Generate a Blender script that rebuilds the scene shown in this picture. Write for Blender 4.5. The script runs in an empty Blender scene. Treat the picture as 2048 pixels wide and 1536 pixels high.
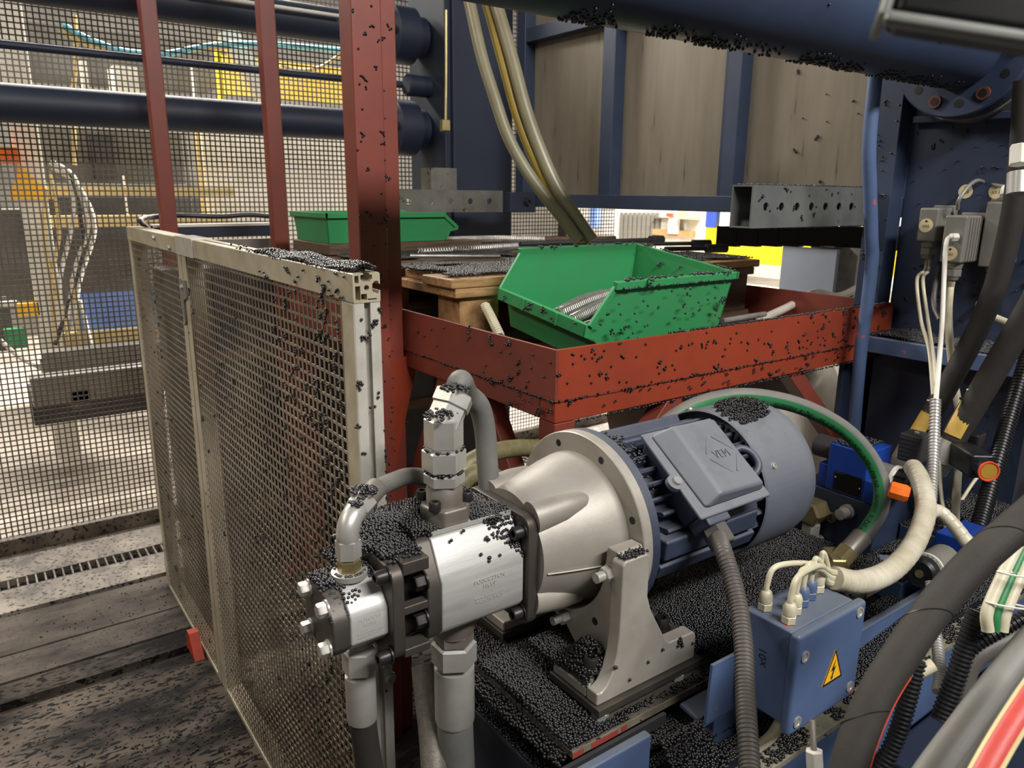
import bpy, bmesh, math, random
from mathutils import Vector, Matrix
from mathutils.geometry import tessellate_polygon
random.seed(7)
sc = bpy.context.scene
col = sc.collection
V = Vector
# ------------------------------------------------------------------ camera
CAM_H, FPX = 1.45, 1504.6
_yaw, _pit, _rol = (math.radians(a) for a in (54.0456, 14.1396, 0.5712))
FW = V((math.cos(_pit)*math.cos(_yaw), math.cos(_pit)*math.sin(_yaw), -math.sin(_pit)))
_r = V((math.sin(_yaw), -math.cos(_yaw), 0)); _u = _r.cross(FW)
RT = _r*math.cos(_rol) + _u*math.sin(_rol); UP = _u*math.cos(_rol) - _r*math.sin(_rol)
EYE = V((0, 0, CAM_H))
cd = bpy.data.cameras.new('camera'); cam = bpy.data.objects.new('camera', cd); col.objects.link(cam)
cd.sensor_width = 36; cd.lens = FPX/2048*36; cd.clip_start = 0.02; cd.clip_end = 100
cam.matrix_world = Matrix(((RT.x, UP.x, -FW.x, 0), (RT.y, UP.y, -FW.y, 0), (RT.z, UP.z, -FW.z, CAM_H), (0, 0, 0, 1)))
cd.dof.use_dof = True; cd.dof.focus_distance = 1.25; cd.dof.aperture_fstop = 9.0
sc.camera = cam

def P(x, y, X=None, Y=None, Z=None, D=None):
    """a point of the place seen at photo pixel x, y and lying at the given plane or depth"""
    d = FW + RT*((x-1024)/FPX) - UP*((y-768)/FPX)
    if D is not None: return EYE + d*D
    if X is not None: return EYE + d*(X/d.x)
    if Y is not None: return EYE + d*(Y/d.y)
    return EYE + d*((Z-CAM_H)/d.z)

# ------------------------------------------------------------------ world, lamps, exposure
w = bpy.data.worlds.new('hall'); sc.world = w; w.use_nodes = True
w.node_tree.nodes['Background'].inputs[0].default_value = (1.0, 0.96, 0.9, 1)
w.node_tree.nodes['Background'].inputs[1].default_value = 0.075
sc.view_settings.view_transform = 'Standard'; sc.view_settings.look = 'None'
sc.view_settings.gamma = 1.0; sc.view_settings.use_curve_mapping = False
sc.view_settings.exposure = 0.0

def lamp(name, loc, target, size, sy, power, color=(1, .95, .87)):
    l = bpy.data.lights.new(name, 'AREA'); l.shape = 'RECTANGLE'; l.size = size; l.size_y = sy
    l.energy = power; l.color = color
    o = bpy.data.objects.new(name, l); col.objects.link(o); o.location = loc
    o.rotation_euler = (V(target)-V(loc)).to_track_quat('-Z', 'Y').to_euler()
    return o
lamp('ceiling_lamp', (1.0, -1.7, 3.6), (0.9, 0.9, 0.9), 2.2, 0.35, 178, (1, .97, .93))
lamp('ceiling_lamp', (-2.3, 2.3, 3.8), (0.5, 1.5, 1.0), 2.4, 0.35, 58, (1, .9, .76))
lamp('ceiling_lamp', (-1.5, 2.2, 4.4), (0.2, 2.4, 0.3), 2.4, 0.35, 22)
lamp('ceiling_lamp', (1.0, 6.4, 4.4), (1.0, 5.4, 0.3), 3.5, 0.8, 950)
lamp('ceiling_lamp', (6.5, 4.5, 4.4), (6.5, 4.5, 0.3), 4.0, 0.8, 2200)

# ------------------------------------------------------------------ materials
def lin(c):
    return tuple(((v/255)/12.92 if v/255 <= .04045 else ((v/255+.055)/1.055)**2.4) for v in c)+(1,)
MATS = {}
def mat(name, c, rough=.5, metal=0., c2=None, scale=8., amt=.5, bump=0., bscale=None, stretch=None, dust=None, dusta=.6, spec=.5, trans=0., speck=None):
    """procedural surface: base colour, mottled by a second colour, optional dust, bump and specks"""
    m = bpy.data.materials.new(name); m.use_nodes = True; nt = m.node_tree; N = nt.nodes; L = nt.links
    b = N['Principled BSDF']
    b.inputs['Roughness'].default_value = rough; b.inputs['Metallic'].default_value = metal
    b.inputs['Specular IOR Level'].default_value = spec
    b.inputs['Transmission Weight'].default_value = trans
    co = N.new('ShaderNodeTexCoord'); vec = co.outputs['Object']
    if stretch:
        mp = N.new('ShaderNodeMapping'); mp.inputs['Scale'].default_value = stretch
        L.new(vec, mp.inputs[0]); vec = mp.outputs[0]
    def mix(a, bb, fac):
        x = N.new('ShaderNodeMix'); x.data_type = 'RGBA'
        for s, v in ((6, a), (7, bb)):
            if isinstance(v, tuple): x.inputs[s].default_value = v
            else: L.new(v, x.inputs[s])
        L.new(fac, x.inputs[0]); return x.outputs[2]
    def noise(s, detail=6, r=.6):
        n = N.new('ShaderNodeTexNoise'); n.inputs['Scale'].default_value = s
        n.inputs['Detail'].default_value = detail; n.inputs['Roughness'].default_value = r
        L.new(vec, n.inputs[0]); return n.outputs[0]
    def ramp(f, lo, hi, top=1.):
        r_ = N.new('ShaderNodeMapRange'); r_.inputs[1].default_value = lo; r_.inputs[2].default_value = hi
        r_.inputs[4].default_value = top; L.new(f, r_.inputs[0]); return r_.outputs[0]
    out = lin(c)
    if c2 is not None:
        out = mix(lin(c), lin(c2), ramp(noise(scale), .5-.25*(1.2-amt), .5+.25*(1.2-amt)))
    else:
        k = tuple(int(v*.8) for v in c)
        out = mix(lin(c), lin(k), ramp(noise(scale), .35, .75))
    if dust is not None:
        ge = N.new('ShaderNodeNewGeometry'); sx = N.new('ShaderNodeSeparateXYZ'); L.new(ge.outputs['True Normal'], sx.inputs[0])
        up = ramp(sx.outputs[2], .05, .85, dusta)
        mu = N.new('ShaderNodeMath'); mu.operation = 'MULTIPLY'; L.new(up, mu.inputs[0]); L.new(ramp(noise(scale*2.2), .05, .5), mu.inputs[1])
        out = mix(out, lin(dust), mu.outputs[0])
    if speck is not None:
        out = mix(out, lin(speck[0]), ramp(noise(speck[1], 3, .5), speck[2], speck[2]+.04))
    if isinstance(out, tuple): b.inputs['Base Color'].default_value = out
    else: L.new(out, b.inputs['Base Color'])
    if bump:
        bp = N.new('ShaderNodeBump'); bp.inputs['Strength'].default_value = bump; bp.inputs['Distance'].default_value = .002
        L.new(noise(bscale or scale*6, 4), bp.inputs['Height']); L.new(bp.outputs[0], b.inputs['Normal'])
    MATS[name] = m
    return m
def emit(name, c, s):
    m = bpy.data.materials.new(name); m.use_nodes = True; b = m.node_tree.nodes['Principled BSDF']
    b.inputs['Base Color'].default_value = lin(c); b.inputs['Emission Color'].default_value = lin(c); b.inputs['Emission Strength'].default_value = s
    MATS[name] = m
mat('alu_profile', (196, 188, 168), .42, .15, (172, 160, 136), 14, .6, .1)
mat('alu_face', (215, 212, 202), .35, .3, (196, 192, 182), 30, .5)
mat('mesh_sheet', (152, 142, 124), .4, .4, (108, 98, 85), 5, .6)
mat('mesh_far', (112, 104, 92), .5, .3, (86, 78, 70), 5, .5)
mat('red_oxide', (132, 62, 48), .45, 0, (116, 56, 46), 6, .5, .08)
mat('red_lit', (152, 62, 38), .42, 0, (136, 56, 36), 6, .5, .05)  # lit copy of the red oxide: light on front faces put into colour
mat('blue_paint', (50, 62, 86), .42, 0, (44, 54, 74), 7, .5, .1, dust=(88, 92, 98), dusta=.3)
mat('blue_mid', (84, 104, 142), .45, 0, (74, 92, 128), 8, .5, .08, dust=(106, 112, 116), dusta=.75, speck=((176, 90, 84), 22, .70))
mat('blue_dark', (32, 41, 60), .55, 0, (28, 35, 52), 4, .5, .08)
mat('blue_valve', (22, 62, 150), .4, 0, (20, 52, 124), 12, .4, .08)
mat('motor_paint', (94, 100, 111), .55, 0, (86, 92, 104), 9, .5, .12, dust=(132, 135, 139), dusta=.7, speck=((178, 104, 88), 26, .75))
mat('motor_body', (52, 60, 80), .5, 0, (44, 52, 70), 9, .5, .12, dust=(104, 108, 116), dusta=.6)
mat('cast_alu', (164, 159, 151), .5, .3, (146, 139, 128), 7, .6, .18, 60, speck=((120, 108, 90), 9, .68))
mat('machined_alu', (184, 179, 170), .46, .3, (162, 155, 144), 9, .6, .08)
mat('pump_alu', (190, 190, 188), .42, .3, (172, 171, 167), 10, .5, .06, stretch=(1, 12, 12), speck=((196, 184, 152), 40, .66))
mat('pump_iron', (92, 86, 80), .48, .5, (70, 66, 62), 10, .5, .15)
mat('steel_zinc', (194, 192, 186), .36, .45, (166, 163, 157), 12, .5, .08)
mat('steel_rusty', (146, 142, 135), .45, .45, (126, 116, 106), 12, .6, .2)
mat('brass_zinc', (168, 156, 112), .36, .7, (140, 126, 86), 14, .5, .06)
mat('bolt_black', (58, 56, 54), .4, .5, (44, 42, 42), 30, .5)
mat('black_plastic', (26, 26, 28), .4, 0, (20, 20, 22), 30, .4)
mat('rubber_black', (50, 47, 45), .75, 0, (42, 40, 38), 9, .5, .3, dust=(84, 79, 73), dusta=.4, spec=.25)
mat('rubber_grey', (112, 112, 108), .6, 0, (92, 92, 90), 10, .5, .15, 90, dust=(140, 136, 128), dusta=.5)
mat('conduit_grey', (90, 85, 80), .5, 0, (78, 74, 70), 12, .5)
mat('hose_green', (44, 124, 74), .5, 0, (38, 104, 62), 12, .4)
mat('cable_cream', (206, 200, 176), .45, 0, (186, 178, 150), 20, .5)
mat('wrap_white', (206, 200, 182), .35, 0, (176, 166, 142), 18, .55)
mat('braid_olive', (120, 112, 78), .5, 0, (96, 90, 62), 60, .5, .3, 200)
mat('braid_grey', (104, 99, 91), .5, .2, (88, 84, 76), 120, .6, .4, 240)
mat('hose_clear', (136, 130, 106), .3, 0, (118, 112, 88), 6, .5, spec=.5)
mat('hose_yellow', (164, 138, 58), .35, 0, (130, 110, 50), 6, .5)
mat('bin_green', (52, 150, 90), .38, 0, (64, 138, 88), 5, .6, .05)
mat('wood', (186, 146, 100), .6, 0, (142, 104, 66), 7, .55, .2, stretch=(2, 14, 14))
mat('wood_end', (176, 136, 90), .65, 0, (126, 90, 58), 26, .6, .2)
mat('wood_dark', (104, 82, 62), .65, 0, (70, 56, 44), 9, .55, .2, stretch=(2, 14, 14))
mat('spring_steel', (190, 188, 184), .35, .6, (150, 146, 140), 30, .5)
mat('tank_plate', (142, 133, 118), .42, .15, (122, 113, 99), 3, .3, .1, stretch=(1, 7, .9), speck=((96, 88, 76), 6, .68))
mat('galv', (150, 152, 148), .36, .6, (112, 114, 112), 6, .6, speck=((70, 68, 66), 16, .7))
mat('rail_grey', (128, 126, 118), .45, .3, (96, 94, 88), 8, .6, speck=((40, 38, 36), 24, .66))
mat('connector_grey', (134, 131, 124), .42, .25, (118, 115, 108), 14, .5)
mat('tag_cream', (226, 208, 166), .5, 0)
mat('ink_black', (20, 20, 20), .6, 0)
mat('orange_cap', (246, 116, 30), .4, 0)
mat('red_ring', (226, 84, 50), .4, 0)
mat('amber', (190, 150, 60), .3, .2)
mat('sign_yellow', (250, 192, 34), .45, 0, (240, 180, 28), 20, .3)
mat('label_yellow', (206, 170, 84), .5, 0, (186, 150, 70), 40, .4)
mat('dark_red', (60, 14, 12), .5, 0)
mat('tag_grime', (150, 146, 128), .6, 0, (96, 90, 76), 9, .6, .2, speck=((30, 30, 30), 60, .62))
mat('pale_yellow', (232, 200, 88), .5, 0, (214, 184, 84), 4, .4)
mat('leg_grey', (128, 136, 152), .5, 0, (116, 122, 132), 4, .4)
mat('wedge_orange', (196, 62, 30), .5, 0)
mat('rust', (112, 66, 52), .6, .2, (84, 50, 42), 30, .5)
mat('grey_wall', (84, 80, 72), .6, 0, (58, 55, 50), 1.5, .5)
mat('white_paint', (225, 222, 212), .5, 0, (205, 200, 188), 6, .4)
mat('cream_paint', (220, 198, 140), .5, 0, (200, 178, 122), 6, .4)
mat('guard_yellow', (252, 214, 10), .5, 0, (240, 200, 8), 5, .3)
mat('sign_blue', (52, 84, 210), .5, 0)
mat('blue_panel', (120, 150, 215), .5, 0, (100, 130, 195), 6, .4)
mat('cyan_hose', (120, 196, 214), .5, 0)
mat('bag_film', (226, 219, 206), .35, 0, (196, 188, 174), 5, .6, .6, 9)
mat('red_hose', (196, 74, 66), .5, 0, (180, 64, 58), 30, .5, .2, 120)
mat('stripe_cream', (214, 200, 150), .5, 0)
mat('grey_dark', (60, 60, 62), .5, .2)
mat('grey_machine', (104, 104, 98), .5, .1, (76, 74, 70), 4, .5)
mat('concrete_light', (162, 152, 139), .6, 0, (134, 125, 114), 3, .6, .2)
mat('floor_dirty', (100, 90, 81), .7, 0, (25, 23, 22), 2.8, .75, .4, 60, stretch=(.8, 2.0, 1), speck=((20, 20, 20), 46, .54), spec=.12)
mat('floor_plate', (104, 95, 87), .65, 0, (40, 37, 34), 3.2, .6, .25, spec=.15, stretch=(.8, 2, 1), speck=((26, 26, 26), 100, .62))
mat('floor_dust', (150, 140, 128), .6, 0, (92, 85, 78), 5, .7, .3, speck=((30, 30, 30), 80, .58))
mat('tray_floor', (40, 42, 52), .5, 0, (26, 28, 36), 8, .6)
mat('pellet', (30, 30, 32), .33, 0, (24, 24, 26), 200, .5, spec=.8)
mat('pink_cover', (160, 72, 64), .5, 0)
mat('screen_black', (14, 14, 16), .3, 0)

# ------------------------------------------------------------------ mesh builder
def spline(pts, k=8):
    pts = [V(p) for p in pts]; n = len(pts); out = []
    for i in range(n-1):
        p0 = pts[i-1] if i else pts[0]*2-pts[1]; p1 = pts[i]; p2 = pts[i+1]
        p3 = pts[i+2] if i+2 < n else pts[-1]*2-pts[-2]
        for j in range(k):
            t = j/k
            out.append(.5*((2*p1)+(p2-p0)*t+(2*p0-5*p1+4*p2-p3)*t*t+(3*p1-p0-3*p2+p3)*t**3))
    out.append(pts[-1]); return out
def frame(d):
    d = d.normalized(); a = V((0, 0, 1)) if abs(d.z) < .9 else V((1, 0, 0))
    u = d.cross(a).normalized(); return u, u.cross(d).normalized()
class MB:
    def __init__(s, M=None): s.v = []; s.f = []; s.M = M
    def add(s, vs, fs):
        o = len(s.v)
        s.v += [(s.M @ V(p)) if s.M is not None else V(p) for p in vs]; s.f += [tuple(i+o for i in f) for f in fs]; return s
    def bx(s, x0, x1, y0, y1, z0, z1):
        return s.add([(x0, y0, z0), (x1, y0, z0), (x1, y1, z0), (x0, y1, z0), (x0, y0, z1), (x1, y0, z1), (x1, y1, z1), (x0, y1, z1)],
                     [(3, 2, 1, 0), (4, 5, 6, 7), (0, 1, 5, 4), (1, 2, 6, 5), (2, 3, 7, 6), (3, 0, 4, 7)])
    def bar(s, a, b, wd, hd, up=(0, 0, 1)):
        a = V(a); b = V(b); d = (b-a).normalized(); u = d.cross(V(up)).normalized(); v = u.cross(d)
        q = [(-1, -1), (1, -1), (1, 1), (-1, 1)]
        return s.add([p+u*(i*wd/2)+v*(j*hd/2) for p in (a, b) for i, j in q],
                     [(3, 2, 1, 0), (4, 5, 6, 7), (0, 1, 5, 4), (1, 2, 6, 5), (2, 3, 7, 6), (3, 0, 4, 7)])
    def prism(s, loops, o, U, W, N):
        """closed 2-D loops (first the outline, then holes) in U, W swept along N"""
        o = V(o); U = V(U); W = V(W); N = V(N)
        if not isinstance(loops[0][0], (tuple, list)): loops = [loops]
        flat = [p for l in loops for p in l]; n = len(flat)
        vs = [o+U*p[0]+W*p[1] for p in flat]; vs += [p+N for p in vs]
        if len(loops) == 1: fs = [tuple(range(n-1, -1, -1)), tuple(range(n, 2*n))]
        else:
            tr = tessellate_polygon([[V((p[0], p[1], 0)) for p in l] for l in loops])
            fs = [tuple(t) for t in tr]+[tuple(i+n for i in reversed(t)) for t in tr]
        k = 0
        for l in loops:
            m = len(l)
            for i in range(m):
                a, b = k+i, k+(i+1) % m; fs.append((a, b, b+n, a+n))
            k += m
        return s.add(vs, fs)
    def lathe(s, p0, d, prof, n=24):
        p0 = V(p0); d = V(d).normalized(); u, v = frame(d); vs = []; fs = []
        for t, r in prof:
            for i in range(n):
                a = 2*math.pi*i/n; vs.append(p0+d*t+(u*math.cos(a)+v*math.sin(a))*r)
        for j in range(len(prof)-1):
            for i in range(n):
                k = (i+1) % n; fs.append((j*n+i, j*n+k, (j+1)*n+k, (j+1)*n+i))
        fs.append(tuple(range(n-1, -1, -1))); m = (len(prof)-1)*n; fs.append(tuple(range(m, m+n)))
        return s.add(vs, fs)
    def cyl(s, a, b, r, r2=None, n=24):
        a = V(a); b = V(b); return s.lathe(a, b-a, [(0, r), ((b-a).length, r if r2 is None else r2)], n)
    def hexa(s, a, b, r, ch=.12):
        a = V(a); b = V(b); h = (b-a).length; c = r*ch
        return s.lathe(a, b-a, [(0, r-c), (c*.7, r), (h-c*.7, r), (h, r-c)], 6)
    def bolt(s, p, d, r, h, wash=True, hexhead=False):
        p = V(p); d = V(d).normalized()
        if wash: s.lathe(p, d, [(0, r*1.35), (r*.25, r*1.35)], 16); p = p+d*(r*.25)
        if hexhead: s.lathe(p, d, [(0, r*1.1), (h*.85, r*1.1), (h, r*.95)], 6)
        else: s.lathe(p, d, [(0, r), (h*.85, r), (h, r*.86), (h, r*.55), (h*.5, r*.5)], 16)
        return s
    def tube(s, pts, r, n=14, k=8, rf=None, raw=False, closed=False):
        pts = [V(p) for p in pts] if raw else spline(pts, k)
        if rf == 'corr':   # resample for corrugation
            pass
        m = len(pts); vs = []; fs = []; u = None
        for i, p in enumerate(pts):
            if closed: d = pts[(i+1) % m]-pts[i-1]
            else: d = pts[min(i+1, m-1)]-pts[max(i-1, 0)]
            d.normalize()
            if u is None: u, _ = frame(d)
            else: u = (u-d*u.dot(d)).normalized()
            v = d.cross(u); rr = rf(i, m) if callable(rf) else r
            for q in range(n):
                a = 2*math.pi*q/n; vs.append(p+(u*math.cos(a)+v*math.sin(a))*rr)
        for j in range(m if closed else m-1):
            for q in range(n):
                k2 = (q+1) % n; j2 = (j+1) % m; fs.append((j*n+q, j*n+k2, j2*n+k2, j2*n+q))
        if not closed: fs.append(tuple(range(n-1, -1, -1))); fs.append(tuple(range((m-1)*n, m*n)))
        return s.add(vs, fs)
    def corr(s, pts, r, pitch, depth, n=16):
        """corrugated conduit: ribs every pitch"""
        c = resample(spline(pts, 24), pitch/4)
        pat = (0, 0, depth, depth); return s.tube(c, r, n, raw=True, rf=lambda i, m: r-pat[i % 4])
    def ball(s, c, r, n=12, sq=1):
        return s.lathe(V(c)-V((0, 0, r*sq)), (0, 0, 1), [(r*sq*(1-math.cos(math.pi*i/8)), max(1e-5, r*math.sin(math.pi*i/8))) for i in range(9)], n)
    def build(s, name, m, parent=None, ang=35, bevel=0, seg=2, kind=None):
        me = bpy.data.meshes.new(name)
        xs = [min(p[i] for p in s.v) for i in range(3)]; xe = [max(p[i] for p in s.v) for i in range(3)]
        base = V(((xs[0]+xe[0])/2, (xs[1]+xe[1])/2, xs[2]))
        me.from_pydata([p-base for p in s.v], [], s.f); me.update()
        bm = bmesh.new(); bm.from_mesh(me); bmesh.ops.recalc_face_normals(bm, faces=bm.faces); bm.to_mesh(me); bm.free()
        me.materials.append(MATS[m]); me.shade_smooth(); me.set_sharp_from_angle(angle=math.radians(ang))
        o = bpy.data.objects.new(name, me); col.objects.link(o)
        if parent is not None:
            o.parent = parent; q = base.copy(); pp = parent
            while pp is not None: q -= pp.location; pp = pp.parent
            o.location = q
        else: o.location = base
        if bevel:
            b = o.modifiers.new('edge', 'BEVEL'); b.width = bevel; b.segments = seg; b.limit_method = 'ANGLE'; b.angle_limit = math.radians(35)
            b.harden_normals = True
        if kind: o['kind'] = kind
        return o
def resample(pts, step):
    out = [pts[0].copy()]; acc = 0
    for a, b in zip(pts, pts[1:]):
        L = (b-a).length; t = step-acc
        while t <= L:
            out.append(a.lerp(b, t/L)); t += step
        acc = (acc+L) % step
    return out
def box(name, m, parent, x0, x1, y0, y1, z0, z1, bevel=0, **k):
    return MB().bx(x0, x1, y0, y1, z0, z1).build(name, m, parent, bevel=bevel, **k)
def thing(name, label, cat, loc=(0, 0, 0), group=None):
    o = bpy.data.objects.new(name, None); col.objects.link(o); o.location = loc; o.empty_display_size = .05
    o['label'] = label; o['category'] = cat
    if group: o['group'] = group
    return o
def tag(o, label, cat, group=None, kind=None):
    o['label'] = label; o['category'] = cat
    if group: o['group'] = group
    if kind: o['kind'] = kind
    return o
def struct(o): o['kind'] = 'structure'; return o
def lettering(name, body, m, parent, o, U, W, h, ext=.0004, align='CENTER', fn=None):
    """flat raised lettering: text laid out in the plane o + U*x + W*y, cap height h (or mapped by fn)"""
    c = bpy.data.curves.new('t', 'FONT'); c.body = body; c.size = h*1.42; c.align_x = align; c.align_y = 'CENTER'; c.resolution_u = 2
    t = bpy.data.objects.new('t', c); me = bpy.data.meshes.new_from_object(t)
    vs = [v.co.copy() for v in me.vertices]; fs = [tuple(p.vertices) for p in me.polygons]
    bpy.data.objects.remove(t); bpy.data.curves.remove(c); bpy.data.meshes.remove(me)
    U = V(U).normalized(); W = V(W).normalized(); N = U.cross(W)
    mb = MB(); mb.add([fn(v.x, v.y) if fn else V(o)+U*v.x+W*v.y+N*ext for v in vs], fs)
    return mb.build(name, m, parent)

# ------------------------------------------------------------------ loose plastic pellets
PR = .0025
def pellet_group():
    ng = bpy.data.node_groups.new('pellets', 'GeometryNodeTree')
    ng.interface.new_socket('Geometry', in_out='INPUT', socket_type='NodeSocketGeometry')
    ng.interface.new_socket('Geometry', in_out='OUTPUT', socket_type='NodeSocketGeometry')
    N = ng.nodes; L = ng.links
    gi = N.new('NodeGroupInput'); go = N.new('NodeGroupOutput')
    ico = N.new('GeometryNodeMeshIcoSphere'); ico.inputs['Radius'].default_value = PR; ico.inputs['Subdivisions'].default_value = 2
    ss = N.new('GeometryNodeSetShadeSmooth'); L.new(ico.outputs[0], ss.inputs[0])
    sm = N.new('GeometryNodeSetMaterial'); sm.inputs['Material'].default_value = MATS['pellet']; L.new(ss.outputs[0], sm.inputs[0])
    rv = N.new('FunctionNodeRandomValue'); rv.data_type = 'FLOAT_VECTOR'
    rv.inputs[0].default_value = (.9, .9, .84); rv.inputs[1].default_value = (1.06, 1.06, 1.02)
    rr = N.new('FunctionNodeRandomValue'); rr.data_type = 'FLOAT_VECTOR'
    rr.inputs[0].default_value = (0, 0, 0); rr.inputs[1].default_value = (6.28, 6.28, 6.28)
    ip = N.new('GeometryNodeInstanceOnPoints')
    L.new(gi.outputs[0], ip.inputs['Points']); L.new(sm.outputs[0], ip.inputs['Instance'])
    L.new(rr.outputs[0], ip.inputs['Rotation']); L.new(rv.outputs[0], ip.inputs['Scale']); L.new(ip.outputs[0], go.inputs[0])
    return ng
PG = pellet_group()
def pellets(name, pts, label):
    pts = [V(p) for p in pts]
    xs = [min(p[i] for p in pts) for i in range(3)]; xe = [max(p[i] for p in pts) for i in range(3)]
    base = V(((xs[0]+xe[0])/2, (xs[1]+xe[1])/2, xs[2]))
    me = bpy.data.meshes.new(name); me.from_pydata([p-base for p in pts], [], [])
    me.materials.append(MATS['pellet'])
    o = bpy.data.objects.new(name, me); col.objects.link(o); o.location = base
    md = o.modifiers.new('pellets', 'NODES'); md.node_group = PG
    o['label'] = label; o['category'] = 'pellets'; o['kind'] = 'stuff'
    return o
def heap(x0, x1, y0, y1, h, inside=None, layers=2, sp=None, dens=1.):
    """layered pellets whose surface follows h(x, y)"""
    sp = sp or PR*1.86; out = []
    for l in range(layers):
        y = y0+(l % 2)*sp*.5; row = l
        while y < y1:
            x = x0+(row % 2)*sp*.5
            while x < x1:
                px = x+random.uniform(-.3, .3)*sp; py = y+random.uniform(-.3, .3)*sp
                if (inside is None or inside(px, py)) and random.random() < dens:
                    out.append((px, py, h(px, py)+PR*.7-l*PR*1.4+random.uniform(-.4, .4)*PR))
                x += sp
            y += sp*.87; row += 1
    return out
def sprinkle(o, U, W, n, N, cl=2.5, bias=None, off=.75):
    """stray pellets and small clusters sticking to the rectangle o, U, W with outward normal N"""
    o = V(o); U = V(U); W = V(W); N = V(N).normalized(); u = U.normalized(); w_ = W.normalized(); out = []
    while len(out) < n:
        a, b = random.random(), random.random()
        if bias and random.random() > bias(a, b): continue
        p = o+U*a+W*b
        k = 1+min(7, int(random.expovariate(1/cl))) if random.random() < .55 else 1
        q = p.copy()
        for _ in range(k):
            out.append(q+N*PR*off)
            t = random.uniform(0, 6.28); q = q+(u*math.cos(t)+w_*math.sin(t))*PR*1.8
    return out

# ================================================================== the setting
fl = struct(box('floor', 'concrete_light', None, -6, 14, -5, 14, -.12, -.05))
box('floor_slab', 'floor_dirty', fl, -3, 6, -4, 2.34, -.05, 0)
box('floor_slab', 'floor_plate', fl, -3, 6, 2.34, 2.40, -.05, -.03)
box('floor_slab', 'floor_dirty', fl, -3, 6, 2.40, 2.50, -.05, -.004)
box('floor_slab', 'grey_dark', fl, -3, 6, 2.50, 2.515, -.05, -.016)
box('floor_slab', 'floor_plate', fl, -3, 6, 2.515, 2.67, -.05, -.004)
box('floor_slab', 'floor_plate', fl, -3, 6, 2.67, 2.93, -.05, 0)
box('floor_slab', 'grey_dark', fl, -3, 6, 2.93, 2.955, -.05, -.02)
box('floor_slab', 'floor_dust', fl, -3, 6, 2.955, 3.14, -.05, .005)
box('floor_slab', 'grey_dark', fl, -3, 6, 3.14, 3.22, -.05, -.02)
box('floor_slab', 'floor_dust', fl, -3, 6, 3.22, 3.45, -.05, .008)
g = MB()
for i in range(140): g.bx(-1.2+i*.03, -1.2+i*.03+.006, 3.14, 3.22, -.02, .006)
g.build('grating', 'floor_dust', fl, kind='stuff')
box('floor_slab', 'concrete_light', fl, -6, 14, 3.45, 13.9, -.05, 0)
struct(box('wall_back', 'grey_wall', None, -6, 14, 9.0, 9.1, -.05, 5.5))
struct(box('wall_right', 'white_paint', None, 12.0, 12.1, -5, 9, -.05, 5.5))

# ------------------------------------------------ far mesh guard behind the tie bars
def sheet(name, parent, m, x0, x1, z0, z1, pitch, bw, th, org, along):
    """punched sheet: crossing strips, along = 'X' or 'Y'"""
    g = MB(); n = int((x1-x0)/pitch); k = int((z1-z0)/pitch)
    for i in range(n+1):
        a = x0+i*pitch
        if along == 'X': g.bx(a-bw/2, a+bw/2, org, org+th, z0, z1)
        else: g.bx(org, org+th, a-bw/2, a+bw/2, z0, z1)
    for j in range(k+1):
        z = z0+j*pitch
        if along == 'X': g.bx(x0, x1, org+.0003, org+th-.0003, z-bw/2, z+bw/2)
        else: g.bx(org+.0003, org+th-.0003, x0, x1, z-bw/2, z+bw/2)
    return g.build(name, m, parent, kind='stuff')
t = thing('mesh_guard', 'tall brown-grey square-hole mesh guard wall behind the blue tie bars', 'guard', (1, 3.49, 0))
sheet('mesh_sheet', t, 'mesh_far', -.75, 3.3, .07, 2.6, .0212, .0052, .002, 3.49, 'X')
box('bottom_rail', 'floor_dust', t, -.75, 3.3, 3.46, 3.52, 0, .07, .004)
for x in (-.75, 2.86): box('post', 'rail_grey', t, x, x+.06, 3.495, 3.55, 0, 2.6, .003)

# ------------------------------------------------ near aluminium mesh fence
t = thing('mesh_fence', 'waist-high aluminium profile fence with punched square-hole mesh panels', 'fence', (.486, 1.95, 0))
def tslot(w=.0445, open_sides='TR'):
    """45 mm profile outline with open T-slots on the listed sides, plus hollow chambers"""
    h = w/2; s = .005; d = .013; e = .0095; l = .0022
    def side(rot):
        base = [(-h+.0015, -h), (-s, -h), (-s, -h+l), (-e, -h+l+.001), (-e, -h+d-.004), (-s, -h+d), (s, -h+d), (e, -h+d-.004), (e, -h+l+.001), (s, -h+l), (s, -h), (h-.0015, -h)]
        flat = [(-h+.0015, -h), (h-.0015, -h)]
        return base, flat, rot
    out = []
    for nm, a in (('B', 0), ('R', 90), ('T', 180), ('L', 270)):
        base, flat, _ = side(a); q = base if nm in open_sides else flat
        c, sn = math.cos(math.radians(a)), math.sin(math.radians(a))
        out += [(x*c-y*sn, x*sn+y*c) for x, y in q]
    holes = [[(.0042*math.cos(i*math.pi/5), .0042*math.sin(i*math.pi/5)) for i in range(10)]]
    rect = lambda x0, x1, y0, y1: [(x0, y0), (x1, y0), (x1, y1), (x0, y1)]
    if 'L' not in open_sides: holes.append(rect(-.0185, -.0105, -.018, .003)); holes.append(rect(-.019, -.0125, .0075, .0185))
    if 'B' not in open_sides: holes.append(rect(-.0095, .0, -.018, -.009)); holes.append(rect(.001, .016, -.0185, -.0165))
    return [out]+holes
FX = .4858
r1 = MB().prism(tslot(), (FX, 1.044, 1.312), (1, 0, 0), (0, 0, 1), (0, .94, 0)).build('top_rail', 'alu_profile', t)
r2 = box('top_rail', 'alu_profile', t, .4625, .508, 1.985, 2.87, 1.289, 1.333, .0015)
for px_, py_ in ((772, 1326), (779, 1356)): MB().bolt(P(px_, py_, Y=1.044), (0, -1, 0), .009, .005).build('bolt', 'steel_zinc', t)
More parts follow.
